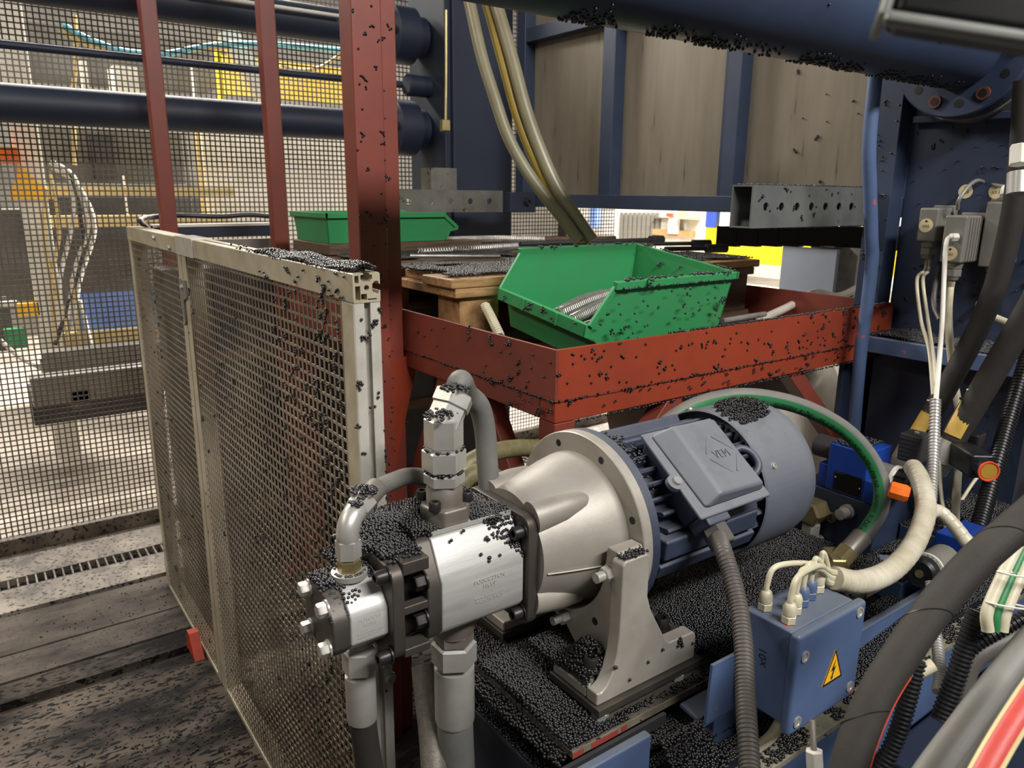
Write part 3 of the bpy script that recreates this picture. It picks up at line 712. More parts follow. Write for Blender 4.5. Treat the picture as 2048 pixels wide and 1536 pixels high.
# cable gland below the terminal box
g0 = TM @ V((.868, -.106, .118)); gd = (TM.to_3x3() @ V((0, -1, -.12))).normalized()
MB().bar(g0-gd*.004, g0+gd*.016, .05, .042).build('gland_block', 'motor_body', t, bevel=.003)
MB().hexa(g0+gd*.014, g0+gd*.046, .021).build('gland_nut', 'conduit_grey', t)
cp = [g0+gd*.03, P(1446, 1100, D=1.06), P(1462, 1150, D=1.03), P(1478, 1215, D=1.0), P(1487, 1290, D=.965), P(1490, 1370, D=.93), P(1494, 1450, D=.89), P(1500, 1545, D=.85), P(1506, 1640, D=.80)]
tag(MB().corr(cp, .0125, .0052, .0014).build('conduit', 'conduit_grey'), 'grey corrugated conduit hanging from the motor terminal box', 'conduit')

# ------------------------------------------------ bell housing and foot
t = thing('bell_housing', 'cast aluminium bell housing between pump and motor', 'housing', (.68, AY, AZ-.15))
MB().lathe((.74, AY, AZ), (1, 0, 0), [(0, .112), (0, .1485), (.0015, .15), (.0175, .15)], 72).build('flange', 'machined_alu', t)
MB().lathe((.606, AY, AZ), (1, 0, 0), [(0, .086), (.02, .090), (.06, .102), (.10, .113), (.125, .118), (.134, .119)], 64).build('cone', 'cast_alu', t)
for sy, sz in ((-1, 1), (1, 1), (-1, -1), (1, -1)):
    a = V((.606, AY+sy*.055, AZ+sz*.064)); b = V((.715, AY+sy*.070, AZ+sz*.078))
    MB().lathe(a, b-a, [(0, .024), (.05, .021), (.085, .014), (.105, .002)], 20).build('corner_rib', 'cast_alu', t)
MB().tube([(.612, AY-.0872, AZ-.012), (.66, AY-.1015, AZ-.013), (.70, AY-.1125, AZ-.013), (.735, AY-.1185, AZ-.013)], .0014, 6, 4).build('parting_line', 'machined_alu', t)
for k in range(8):
    a = math.radians(22.5+45*k); c = V((.7395, AY-.132*math.sin(a), AZ+.132*math.cos(a)))
    MB().lathe(c, (1, 0, 0), [(0, .0058), (.001, .0058)], 16).build('bolt_hole', 'screen_black', t)
    if k in (3, 4): MB().bolt(c+V((.0, 0, 0)), (-1, 0, 0), .008, .012, hexhead=True).build('bolt', 'steel_zinc', t)
t = thing('motor_foot', 'cast aluminium foot bracket carrying the bell housing', 'bracket', (.745, AY, .722))
arc = [(AY-.122*math.sin(math.radians(a)), AZ-.122*math.cos(math.radians(a))) for a in range(78, -79, -6)]
out = [(.765, .763), (.700, .763), (.690, .80), (.688, .955), (.694, .964), (.716, .964)]+[p for p in arc if p[1] < .958]+[(AY*2-.716, .964), (AY*2-.694, .964), (AY*2-.688, .955), (AY*2-.69, .80), (AY*2-.70, .763), (AY*2-.765, .763), (.872, .803), (.808, .803)]
lower = [(.700, .775), (AY*2-.70, .775)]
MB().prism(out, (.690, 0, 0), (0, 1, 0), (0, 0, 1), (.048, 0, 0)).build('upright', 'machined_alu', t, bevel=.0025)
for y in (.675, AY*2-.675-.024):
    MB().prism([(.644, .745), (.850, .745), (.850, .786), (.844, .793), (.790, .794), (.782, .800), (.744, .866), (.736, .890), (.736, .953), (.731, .958), (.688, .958), (.683, .952), (.683, .846), (.680, .815), (.672, .786), (.662, .770), (.652, .764), (.644, .766)],
               (0, y, 0), (1, 0, 0), (0, 0, 1), (0, .024, 0)).build('side_cheek', 'machined_alu', t, bevel=.003)
for y0_, y1_ in ((.699, .775), (AY*2-.775, AY*2-.699)): box('base', 'machined_alu', t, .644, .850, y0_, y1_, .745, .762, .003)
box('bolt_pad', 'pump_iron', t, .775, .850, .699, .775, .762, .782, .006)
for y0_, y1_ in ((.666, .779), (AY*2-.779, AY*2-.666)): box('shim_plate', 'pump_iron', t, .640, .860, y0_, y1_, .733, .745, .001)
for x, y in ((.822, .722), (.664, .712)): MB().bolt((x, y, .782 if x > .7 else .778), (0, 0, 1), .0115, .018).build('bolt', 'bolt_black', t)
for x, y in ((.655, .679), (.815, .679)): MB().hexa((x, y, .7205), (x, y, .733), .013).build('levelling_nut', 'steel_zinc', t)
bo = MB(); bo.hexa((.6875, .705, .928), (.674, .705, .928), .012); bo.lathe((.690, .705, .928), (-1, 0, 0), [(0, .0145), (.0025, .0145)], 18); bo.cyl((.674, .705, .928), (.660, .705, .928), .0075, n=14)
bo.build('stud_nut', 'steel_zinc', t)
bo = MB(); bo.hexa((.690, .80, .812), (.676, .80, .812), .011); bo.cyl((.676, .80, .812), (.662, .80, .812), .007, n=14); bo.build('stud_nut', 'steel_zinc', t)
MB().lathe((.6895, .735, .835), (1, 0, 0), [(0, .006), (.001, .006)], 14).build('tapped_hole', 'screen_black', t)

# ------------------------------------------------ large gear pump
t = thing('gear_pump', 'large aluminium gear pump bolted to the bell housing', 'pump', (.52, AY, .86))
def rrect(y0, y1, z0, z1, r, n=4):
    o = []
    for cy, cz, a0 in ((y1-r, z0+r, -90), (y1-r, z1-r, 0), (y0+r, z1-r, 90), (y0+r, z0+r, 180)):
        for i in range(n+1):
            a = math.radians(a0+90*i/n); o.append((cy+r*math.cos(a), cz+r*math.sin(a)))
    return o
def sec(name, prof, x0, x1, m, bevel=.002): return MB().prism(prof, (x0, 0, 0), (0, 1, 0), (0, 0, 1), (x1-x0, 0, 0)).build(name, m, t, bevel=bevel)
body = [(.776, .886), (.776, .952), (.782, .963), (.804, 1.004), (.810, 1.008), (.872, 1.008), (.900, .963), (.905, .952), (.905, .886), (.898, .876), (.880, .862), (.802, .862), (.783, .876)]
sec('mounting_flange', rrect(.768, .928, .842, 1.012, .018), .589, .606, 'pump_iron', .0025)
hb = sec('housing', body, .452, .587, 'pump_alu', .003)
sec('rear_cover', [(y+(-.002 if y < AY else .002), z) for y, z in body], .430, .452, 'pump_iron', .003)
for y, z in ((.783, .989), (.783, .862), (.912, .992)): MB().bolt((.589, y, z), (-1, 0, 0), .0095, .015).build('bolt', 'bolt_black', t)
lettering('lettering', 'PO2CC2TCN\n10LUP', 'alu_face', hb, (.528, .775, .934), (1, 0, 0), (0, 0, 1), .0062, .0005)
lettering('lettering', 'www.casappa.com\nMADE IN ITALY', 'alu_face', hb, (.528, .775, .911), (1, 0, 0), (0, 0, 1), .0046, .0005)
g = MB(); g.bx(.455, .585, .8065, .8085, 1.0075, 1.0135); g.build('top_ridge', 'pump_alu', hb)

# ------------------------------------------------ small gear pump on its end
t = thing('gear_pump', 'small gear pump with hex-bolted end cover nearest the fence', 'pump', (.35, AY, .87))
sec('coupling_flange', rrect(.766, .905, .868, .998, .018), .376, .393, 'pump_iron', .0025)
for y0, y1, z0, z1 in ((.770, .800, .984, 1.002), (.770, .800, .868, .880), (.774, .790, .926, .938), (.86, .90, .984, 1.002), (.86, .90, .868, .880)):
    box('bridge', 'pump_iron', t, .393, .431, y0, y1, z0, z1, .002)
box('inner_body', 'bolt_black', t, .393, .431, .80, .90, .88, .98)
for z in (.963, .908): MB().bolt((.430, .782, z), (-1, 0, 0), .010, .014, hexhead=True).build('bolt', 'bolt_black', t)
for y, z in ((.776, .990), (.776, .877), (.904, .990)): MB().bolt((.375, y, z), (-1, 0, 0), .009, .016).build('bolt', 'bolt_black', t)
sb = [(.779, .907), (.779, .944), (.785, .953), (.806, .974), (.814, .977), (.842, .977), (.860, .953), (.864, .944), (.864, .907), (.850, .893), (.793, .893)]
hb = sec('housing', sb, .324, .376, 'pump_alu', .003)
sec('end_cover', [(y+(-.002 if y < AY else .002), z) for y, z in sb], .300, .324, 'pump_iron', .004)
for y, z in ((.790, .962), (.848, .964), (.790, .908), (.848, .908)): MB().bolt((.300, y, z), (-1, 0, 0), .0085, .011, hexhead=True).build('bolt', 'steel_zinc', t)
lettering('lettering', 'PO1CC11\n1P101', 'alu_face', hb, (.350, .779, .933), (1, 0, 0), (0, 0, 1), .0052, .0005)
lettering('lettering', 'www.casappa.com\nMADE IN ITALY', 'alu_face', hb, (.350, .779, .917), (1, 0, 0), (0, 0, 1), .0034, .0005)

# ------------------------------------------------ hoses at the pumps
C = V((.497, .842, 0)); zl = lambda z: V((C.x, C.y, z))
t = thing('pressure_hose', 'grey pressure hose with tall steel screw fitting on top of the large pump', 'hose', zl(1.008))
fl_ = MB().prism([(-.030, -.014), (-.018, -.032), (.018, -.032), (.036, -.010), (.036, .012), (.020, .032), (-.016, .032), (-.032, .014)], zl(1.009), (1, 0, 0), (0, 1, 0), (0, 0, .026)).build('flange', 'steel_rusty', t, bevel=.004)
for dx, dy in ((-.026, -.018), (.029, -.012), (-.02, .028)): MB().bolt(zl(1.035)+V((dx, dy, 0)), (0, 0, 1), .0085, .013, False).build('bolt', 'bolt_black', fl_)
MB().lathe(zl(1.035), (0, 0, 1), [(0, .0255), (.022, .0255), (.026, .023), (.03, .023)], 28).build('adapter', 'steel_rusty', t)
MB().hexa(zl(1.062), zl(1.080), .0285).build('lower_nut', 'steel_zinc', t)
MB().hexa(zl(1.083), zl(1.114), .0305).build('upper_nut', 'steel_zinc', t)
MB().lathe(zl(1.114), (0, 0, 1), [(0, .026), (.003, .026)], 24).build('collar', 'steel_zinc', t)
MB().hexa(zl(1.116), zl(1.158), .0268).build('angle_body', 'steel_zinc', t)
e0 = zl(1.150); ed = V((.55, .18, .80)).normalized()
MB().hexa(e0-ed*.008, e0+ed*.024, .0255).build('angle_head', 'steel_zinc', t)
MB().hexa(e0+ed*.022, e0+ed*.044, .0285).build('swivel_nut', 'steel_zinc', t)
e1 = e0+ed*.044
MB().tube([e1-ed*.004, e1+ed*.018, P(934, 788, D=1.10), P(958, 812, D=1.13), P(970, 860, D=1.15), P(975, 930, D=1.16), P(980, 1010, D=1.17), P(985, 1100, D=1.20)], .0165, 18).build('tube', 'rubber_grey', t)
C2 = V((.345, .824, 0)); zq = lambda z: V((C2.x, C2.y, z))
t = thing('pressure_hose', 'thin grey hose with plated elbow on top of the small pump', 'hose', zq(.977))
MB().lathe(zq(.9775), (0, 0, 1), [(0, .023), (.007, .023), (.008, .020), (.008, .015)], 28).build('seal_washer', 'steel_zinc', t)
MB().hexa(zq(.982), zq(1.001), .0150).build('stub', 'brass_zinc', t)
MB().hexa(zq(1.002), zq(1.028), .0165).build('union_nut', 'steel_zinc', t)
ek = V((.80, .55, .20)).normalized()
MB().tube([zq(1.026), zq(1.034), zq(1.043)+ek*.003, zq(1.050)+ek*.011, zq(1.053)+ek*.024], .0145, 18).build('elbow', 'steel_zinc', t)
q = zq(1.053)+ek*.021; MB().hexa(q, q+ek*.026, .0175).build('swivel_nut', 'steel_zinc', t)
MB().lathe(q+ek*.026, ek, [(0, .0145), (.03, .0145), (.032, .0135)], 20).build('ferrule', 'steel_rusty', t)
q2 = q+ek*.05; MB().tube([q2, P(785, 963, D=1.055), P(822, 952, D=1.09), P(865, 960, D=1.14), P(905, 985, D=1.19), P(930, 1030, D=1.22)], .0125, 16).build('tube', 'rubber_grey', t)
# suction hoses below
C3 = V((.358, .835, 0)); zr = lambda z, dx=0, dy=0: V((C3.x+dx, C3.y+dy, z))
t = thing('suction_hose', 'dark hose with ferrule hanging below the small pump', 'hose', zr(.40))
MB().lathe(zr(.893), (0, 0, -1), [(0, .021), (.022, .021)], 14).build('stub', 'steel_zinc', t)
MB().hexa(zr(.862), zr(.828), .0235).build('nut', 'steel_zinc', t)
MB().lathe(zr(.822), (0, 0, -1), [(0, .0205), (.066, .0205), (.070, .0195)], 28).build('ferrule', 'steel_zinc', t)
MB().tube([zr(.76), zr(.72, .003), zr(.66, .008, -.003), zr(.58, .016, -.006), zr(.45, .03, -.01)], .0185, 18).build('tube', 'rubber_black', t)
C3 = V((.510, .842, 0))
t = thing('suction_hose', 'thick pale grey hose with wide ferrule below the large pump', 'hose', zr(.40))
MB().lathe(zr(.863), (0, 0, -1), [(0, .040), (.006, .040), (.03, .029), (.034, .029)], 28).build('flange', 'steel_rusty', t)
MB().hexa(zr(.832), zr(.812), .0295).build('adapter', 'steel_rusty', t)
MB().hexa(zr(.812), zr(.776), .0335).build('nut', 'steel_zinc', t)
MB().lathe(zr(.770), (0, 0, -1), [(0, .030), (.088, .030), (.092, .029)], 32).build('ferrule', 'steel_zinc', t)
MB().tube([zr(.690), zr(.65, .001), zr(.58, .004), zr(.50, .008), zr(.40, .014)], .0275, 22).build('tube', 'rubber_grey', t)
o = MB().tube([P(848, 1330, D=1.20), P(856, 1400, D=1.18), P(864, 1470, D=1.16), P(870, 1560, D=1.13), P(874, 1640, D=1.1)], .0205, 18).build('braided_hose', 'braid_grey')
tag(o, 'braided grey hose hanging behind the thick pump hose', 'hose')
hose('braided_hose', 'olive braided hose curving behind the bell housing, upper one', [P(905, 965, D=1.30), P(940, 925, D=1.32), P(985, 905, D=1.35), P(1040, 896, D=1.40), P(1110, 898, D=1.45)], .0165, 'braid_olive', group='olive braided hoses')
hose('braided_hose', 'olive braided hose curving behind the bell housing, lower one', [P(915, 975, D=1.26), P(945, 948, D=1.28), P(985, 952, D=1.31), P(1020, 985, D=1.33), P(1050, 1040, D=1.35)], .0165, 'braid_olive', group='olive braided hoses')

# ------------------------------------------------ manifold with valves
t = thing('valve_block', 'dark-blue hydraulic manifold block behind the motor end', 'manifold', (1.6, .84, .66))
box('block', 'blue_paint', t, 1.50, 1.72, .745, .935, .657, .816, .003)
box('step_block', 'blue_paint', t, 1.60, 1.92, .615, .742, .657, .752, .004)
box('side_block', 'blue_mid', t, 1.43, 1.598, .640, .742, .657, .705, .004)
def plug(p, r, m='brass_zinc', h=.03, parent=t): MB().hexa(p, p+V((-h, 0, 0)), r).build('plug', m, parent)
p = P(1640, 1018, X=1.498); MB().hexa(p, p+V((-.05, 0, 0)), .030, .2).build('elbow_head', 'brass_zinc', t)
MB().hexa(p+V((-.028, 0, -.024)), p+V((-.028, 0, -.058)), .0215).build('elbow_nut', 'steel_zinc', t)
q = p+V((-.028, 0, -.055)); MB().tube([q, q+V((0, 0, -.02)), q+V((-.02, -.008, -.04)), q+V((-.055, -.02, -.046))], .010, 12).build('bent_tube', 'steel_zinc', t)
q = q+V((-.05, -.018, -.046)); e = V((-.9, -.30, -.05)).normalized(); MB().lathe(q, e, [(0, .0165), (.012, .017), (.06, .0165)], 18).build('ferrule', 'steel_zinc', t)
MB().lathe(q-e*.002, e, [(0, .0172), (.007, .0172)], 18).build('green_band', 'hose_green', t)
p = P(1697, 1022, X=1.499); MB().lathe(p, (-1, 0, 0), [(0, .016), (.012, .016), (.013, .012), (.035, .012), (.036, .006)], 16).build('port_plug', 'steel_zinc', t)
p = P(1664, 1034, X=1.499); MB().lathe(p, (-1, 0, 0), [(0, .012), (.006, .012), (.006, .007), (.001, .006)], 16).build('port_plug', 'steel_rusty', t)
p = P(1640, 1078, X=1.495); MB().lathe(p, (-1, 0, 0), [(0, .011), (.012, .011), (.012, .006)], 14).build('port_plug', 'steel_zinc', t)
for a, b in ((1735, 1080), (1728, 1120)):
    p = P(a, b, X=1.44); MB().lathe(p, (-1, -.2, 0), [(0, .009), (.01, .009), (.01, .005)], 14).build('screw', 'bolt_black', t)
# directional valve on top
t = thing('solenoid_valve', 'bright blue hydraulic valve with dark name plate on the manifold', 'valve', (1.58, .83, .817))
box('body', 'blue_valve', t, 1.50, 1.60, .778, .868, .817, .925, .003)
box('foot', 'blue_valve', t, 1.495, 1.61, .752, .778, .817, .868, .003)
box('foot', 'blue_valve', t, 1.505, 1.60, .868, .892, .817, .872, .003)
npl = box('name_plate', 'screen_black', t, 1.4988, 1.4998, .785, .848, .822, .866)
box('stripe', 'grey_dark', npl, 1.4984, 1.4989, .826, .846, .862, .865)
for y, z in ((.845, .852), (.788, .843)): MB().ball((1.4985, y, z), .0018, 8).build('rivet', 'steel_zinc', npl)
MB().cyl((1.55, .778, .868), (1.55, .742, .868), .029, n=24).build('solenoid', 'connector_grey', t)
MB().lathe((1.55, .742, .868), (0, -1, 0), [(0, .031), (.006, .031), (.006, .027), (.009, .026)], 24).build('seal_ring', 'white_paint', t)
kn = MB().lathe((1.55, .734, .868), (0, -1, 0), [(0, .026), (.004, .028), (.024, .027), (.028, .022), (.028, .012)], 24).build('knob', 'black_plastic', t)
for k in range(10):
    a = k*2*math.pi/10; MB().bar((1.55+.0275*math.cos(a), .731, .868+.0275*math.sin(a)), (1.55+.0275*math.cos(a), .708, .868+.0275*math.sin(a)), .007, .006).build('grip', 'black_plastic', kn)
MB().lathe((1.55, .7055, .868), (0, -1, 0), [(0, .009), (.001, .009)], 20).build('core', 'brass_zinc', kn)
MB().cyl((1.55, .868, .895), (1.55, .925, .895), .026, n=22).build('solenoid', 'grey_dark', t)
plg = box('plug_housing', 'grey_dark', t, 1.585, 1.635, .715, .762, .90, .962, .004)
MB().bolt((1.61, .738, .962), (0, 0, 1), .005, .003, False).build('plug_screw', 'steel_zinc', plg)
for k in range(6): box('rib', 'grey_dark', plg, 1.583, 1.586, .718, .758, .905+k*.009, .909+k*.009)
o = MB().lathe(P(1779, 978, D=1.37), RT*.85-UP*.25-FW*.35, [(0, .014), (.003, .016), (.026, .0165), (.032, .013)], 8).build('protective_cap', 'orange_cap')
tag(o, 'orange plastic protective cap beside the wrapped cable bundle', 'cap')
t = thing('solenoid_valve', 'small blue valve with grey coil and black knob at right', 'valve', P(1890, 1130, D=1.35))
p = P(1848, 1142, D=1.28); dd = (P(1905, 1108, D=1.36)-p).normalized()
MB().cyl(p, p+dd*.085, .027, n=22).build('solenoid', 'connector_grey', t)
MB().lathe(p+dd*.010, -dd, [(0, .030), (.004, .030)], 24).build('seal_ring', 'white_paint', t)
kn = MB().lathe(p+dd*.006, -dd, [(0, .027), (.02, .026), (.025, .021), (.025, .016)], 20).build('knob', 'black_plastic', t)
MB().lathe(p-dd*.0195, -dd, [(0, .007), (.001, .007)], 16).build('core', 'brass_zinc', kn)
MB().bar(P(1905, 1100, D=1.38), P(1960, 1075, D=1.45), .07, .05).build('body', 'blue_valve', t, bevel=.004)

# ------------------------------------------------ grey hose with printed green stripe over the motor
hp = [(1286, 905, 1.42), (1312, 866, 1.43), (1350, 834, 1.44), (1400, 808, 1.45), (1470, 793, 1.46), (1545, 798, 1.48), (1620, 820, 1.50), (1690, 860, 1.52), (1738, 912, 1.53), (1763, 968, 1.53), (1760, 1018, 1.52), (1738, 1056, 1.50), (1716, 1082, 1.49)]
hp = [P(x, y, D=d) for x, y, d in hp]; HR = .0165
t = thing('pressure_hose', 'grey hose with printed green stripe arching over the motor', 'hose', hp[-1])
MB().tube(hp, HR, 20, 10).build('tube', 'rubber_grey', t)
path = resample(spline(hp, 16), .006); cen = P(1540, 1010, D=1.47)
fr = []
for i, p in enumerate(path):
    d = (path[min(i+1, len(path)-1)]-path[max(i-1, 0)]).normalized()
    e = EYE-p; e = (e-d*e.dot(d)).normalized(); inw = cen-p; inw = (inw-d*inw.dot(d)); inw = (inw-e*inw.dot(e)).normalized()
    n_ = (e*.84+inw*.54).normalized(); fr.append((p, n_, d.cross(n_).normalized() if d.cross(n_).dot(inw) > 0 else -d.cross(n_).normalized()))
def onhose(s, a, rr):
    """arc length s from the ferrule, angle a across the stripe"""
    k = min(max(len(path)-1-s/.006, 0), len(path)-1.001); i = int(k); f = k-i
    p = fr[i][0].lerp(fr[i+1][0], f); n_ = fr[i][1].lerp(fr[i+1][1], f).normalized(); w_ = fr[i][2].lerp(fr[i+1][2], f).normalized()
    return p+(n_*math.cos(a)+w_*math.sin(a))*rr
g = MB(); Ls = (len(path)-1)*.006; nn = 110; vs = [onhose(Ls*i/nn, math.radians(-44+22*j), HR+.0004) for i in range(nn+1) for j in range(5)]
g.add(vs, [(i*5+j, i*5+j+1, i*5+j+6, i*5+j+5) for i in range(nn) for j in range(4)]); st = g.build('green_stripe', 'hose_green', t)
txt = '* 3Q16  induform  * EN 853 * 2SN * DN 19 * W.P. 215 bar * 3Q16  induform'
lettering('lettering', txt, 'ink_black', st, (0, 0, 0), (1, 0, 0), (0, 1, 0), .0098, align='LEFT', fn=lambda x, y: onhose(x*1.0+.012, y/HR, HR+.0009))
e = (path[-1]-path[-3]).normalized(); p = path[-1]
MB().lathe(p-e*.012, e, [(0, .0185), (.002, .0195), (.045, .0195), (.047, .0175)], 24).build('ferrule', 'steel_rusty', t)
MB().hexa(p+e*.032, p+e*.066, .0225).build('nut', 'brass_zinc', t)
p2 = p+e*.072; MB().hexa(p2+V((-.012, -.012, -.004)), p2+V((.02, .03, 0)), .026).build('elbow_plug', 'brass_zinc', t)

# ------------------------------------------------ junction box
t = thing('junction_box', 'blue junction box with yellow lightning triangle and cable glands', 'junction box', (.89, .525, .744))
jb = MB().bx(.820, .968, .4965, .572, .752, .893).build('body', 'blue_mid', t, bevel=.003)
jl = MB().bx(.812, .976, .48, .4955, .744, .897).build('lid', 'blue_mid', t, bevel=.006, seg=3)
for x, z in ((.830, .862), (.957, .884), (.830, .762), (.957, .764)): MB().lathe((x, .480, z), (0, -1, 0), [(0, .0085), (.0015, .0085), (.0015, .0055), (.0005, .005)], 16).build('lid_screw', 'steel_zinc', jl)
tri = [(-.024, -.021), (.024, -.021), (0, .030)]
MB().prism(tri, (.905, .4799, .815), (1, 0, 0), (0, 0, 1), (0, -.0008, 0)).build('warning_sign', 'sign_yellow', jl)
g = MB(); k = .86
g.prism([[(x*1.0, z*1.0) for x, z in tri], [(x*k, (z+.004)*k-.004+.0006) for x, z in tri]], (.905, .4790, .815), (1, 0, 0), (0, 0, 1), (0, -.0003, 0)); g.build('sign_border', 'ink_black', jl)
MB().prism([(.003, .014), (-.006, -.003), (-.0005, -.001), (-.004, -.014), (-.0055, -.010), (-.003, -.017), (.001, -.012), (-.0015, -.012), (.005, .003), (-.0005, .001)], (.905, .4790, .815), (1, 0, 0), (0, 0, 1), (0, -.0003, 0)).build('lightning_mark', 'ink_black', jl)
lettering('lettering', 'x01', 'ink_black', jb, (.820, .535, .835), (0, 0, 1), (0, 1, 0), .013, .0006)
gl = [((1585, 1247), 0), ((1566, 1226), 0), ((1611, 1238), 0), ((1634, 1227), 1), ((1656, 1214), 1), ((1680, 1202), 0)]
ends = []
for i, ((x, y), bl) in enumerate(gl):
    p = V(((.838, .840, .866, .892, .918, .946)[i], (.514, .553, .524, .530, .535, .540)[i], .8935)); m = 'blue_mid' if bl else 'cable_cream'
    gn = MB().hexa(p, p+V((0, 0, .011)), .0105).build('gland', m, t)
    MB().lathe(p+V((0, 0, .012)), (0, 0, 1), [(0, .0088), (.010, .0094), (.015, .0075), (.017, .0055)], 12).build('gland_cap', m, gn); ends.append(p+V((0, 0, .028)))
# wrapped cable bundle and its cables
bp = [(1668, 1156, 1.10), (1720, 1164, 1.13), (1780, 1142, 1.19), (1826, 1092, 1.27), (1850, 1030, 1.34), (1848, 985, 1.39), (1838, 955, 1.44), (1826, 935, 1.50)]
bp = [P(x, y, D=d) for x, y, d in bp]
def wrap(pts, r, pitch): 
    c = resample(spline(pts, 20), pitch/8); return MB().tube(c, r, 18, raw=True, rf=lambda i, m: r*(.93 if i % 8 == 0 else 1-.035*(1-(i % 8)/7)))
t = thing('cable_bundle', 'white spiral-wrapped cable bundle curving above the junction box', 'cable', bp[0])
wrap(bp, .0180, .019).build('spiral_wrap', 'wrap_white', t)
wrap([bp[4], P(1875, 1022, D=1.36), P(1903, 1045, D=1.35), P(1935, 1085, D=1.33), P(1965, 1120, D=1.31)], .0125, .014).build('branch_wrap', 'wrap_white', t)
tgt = bp[0]; drc = (bp[1]-bp[0]).normalized()
for i, p in enumerate(ends):
    off = V((0, 0, .010-.004*i)) + UP*(.002*(i % 2)); q = tgt+off
    mid1 = p+V((0, 0, .034))+(q-p)*.10; mid2 = p+(q-p)*.55+V((0, 0, .030-.003*i))
    MB().tube([p-V((0, 0, .012)), p+V((0, 0, .010)), mid1, mid2, q-drc*.012, q+drc*.03], .0040, 10).build('cable', 'cable_cream', t)

# ------------------------------------------------ connectors on the right column
def tagdisc(parent, c, r, text):
    d = MB().lathe(c, (-1, 0, 0), [(0, r), (.001, r)], 24).build('tag', 'tag_cream', parent)
    MB().lathe(V(c)+V((-.001, 0, r*.62)), (-1, 0, 0), [(0, r*.16), (.0008, r*.16)], 10).build('rivet', 'bolt_black', d)
    lettering('lettering', text, 'ink_black', d, V(c)+V((-.0014, 0, -r*.12)), (0, -1, 0), (0, 0, 1), r*.42, -.0)
def connector(label, x0, x1, y0, y1, z0, z1, tagtext, tagz, m='connector_grey', ribs=False):
    t = thing('plug_connector', label, 'connector', ((x0+x1)/2, (y0+y1)/2, z0-.05), 'grey plug connectors')
    b = box('hood', m, t, x0, x1, y0, y1, z0, z1, .005)
    box('base', m, t, x1, 2.049, y0-.004, y1+.004, z0+.012, z1+.006, .003)
    if ribs:
        for k in range(5): box('rib', m, b, x0+.018+k*.014, x0+.024+k*.014, y0-.0025, y0, z0+.005, z1-.005)
    cy = (y0+y1)/2; cx = x0+.026
    MB().lathe((cx, cy, z0), (0, 0, -1), [(0, .021), (.012, .018), (.014, .018)], 20).build('neck', m, t)
    MB().hexa((cx, cy, z0-.015), (cx, cy, z0-.034), .0195).build('gland_nut', m, t)
    MB().lathe((cx, cy, z0-.034), (0, 0, -1), [(0, .016), (.008, .013)], 18).build('gland_ring', m, t)
    if tagtext: tagdisc(b, (x0-.0002, (y0+y1)/2+.002, tagz), .017, tagtext)
    MB().tube([(x1-.01, y0-.003, z1-.01), (x1+.004, y0-.008, z1-.04), (x1+.004, y0-.008, z0+.04), (x1-.008, y0-.004, z0+.012)], .0022, 8).build('locking_lever', 'bolt_black', t)
    return V((cx, cy, z0-.042))
ca = connector('narrow grey plug connector with cream tag, leftmost on the blue column', 1.955, 2.03, .922, .968, 1.345, 1.428, 'X05', 1.385)
cb = connector('ribbed grey plug connector with cream tag reading 6.01 in the middle', 1.93, 2.02, .842, .893, 1.300, 1.412, '6.01', 1.322, ribs=True)
cc = connector('dark grey plug connector farthest right beside the black hoses', 2.0, 2.03, .772, .835, 1.290, 1.445, None, 0)
for y, tx in ((.905, 'X05'), (.835, 'X5.1')):
    t = thing('tag_plate', 'round cream tag reading %s on the blue column above the connectors' % tx, 'tag', (2.048, y, 1.45)); tagdisc(t, (2.0495, y+.003, 1.468), .017, tx)
t = thing('cable_gland', 'white cable gland on top of the right grey connector', 'gland', (2.012, .80, 1.452))
MB().hexa((2.012, .80, 1.451), (2.012, .80, 1.462), .014).build('nut', 'connector_grey', t); MB().lathe((2.012, .80, 1.463), (0, 0, 1), [(0, .013), (.014, .013), (.02, .009)], 14).build('cap', 'white_paint', t)
hose('cable', 'grey cable looping over the top of the connectors', [(2.012, .80, 1.478), P(1977, 368, D=1.84), P(1955, 361, D=1.83), P(1935, 375, D=1.82), P(1918, 400, D=1.82), P(1915, 418, D=1.84)], .0045, 'connector_grey', 'cable')
t = thing('cable', 'white cable plugged into the middle connector running down to flexible conduit', 'cable', P(1890, 480, X=1.93))
MB().tube([P(1912, 474, X=1.925), P(1901, 474, X=1.91), P(1894, 480, X=1.905), P(1891, 500, D=1.70), P(1888, 560, D=1.68), P(1884, 650, D=1.64), P(1877, 740, D=1.60), P(1871, 810, D=1.57)], .005, 10).build('wire', 'white_paint', t)
MB().hexa(P(1914, 474, X=1.928), P(1902, 475, X=1.912), .010).build('plug', 'white_paint', t)
MB().corr([P(1871, 800, D=1.57), P(1869, 860, D=1.55), P(1866, 930, D=1.52), P(1862, 1000, D=1.48), P(1860, 1040, D=1.46)], .0112, .0072, .0018, 14).build('flexible_sleeve', 'steel_zinc', t)
G = 'thin cables below the connectors'
hose('cable', 'thin cream cable below the leftmost connector, left strand', [ca, ca+V((0, .002, -.03)), P(1834, 560, D=1.72), P(1842, 640, D=1.70), P(1858, 700, D=1.66), P(1866, 790, D=1.6)], .0038, 'cable_cream', 'cable', G)
hose('cable', 'thin cream cable below the leftmost connector, right strand', [ca+V((0, -.006, 0)), ca+V((0, -.008, -.03)), P(1846, 560, D=1.72), P(1856, 640, D=1.70), P(1868, 720, D=1.66), P(1873, 790, D=1.6)], .0038, 'cable_cream', 'cable', G)
hose('cable', 'thick cream cable hanging from the middle connector to the hose fittings', [cb, cb+V((0, 0, -.03)), P(1897, 640, D=1.74), P(1905, 740, D=1.73), P(1917, 820, D=1.72), P(1918, 900, D=1.70), P(1912, 1000, D=1.62), P(1910, 1075, D=1.6)], .0085, 'cable_cream', 'cable')
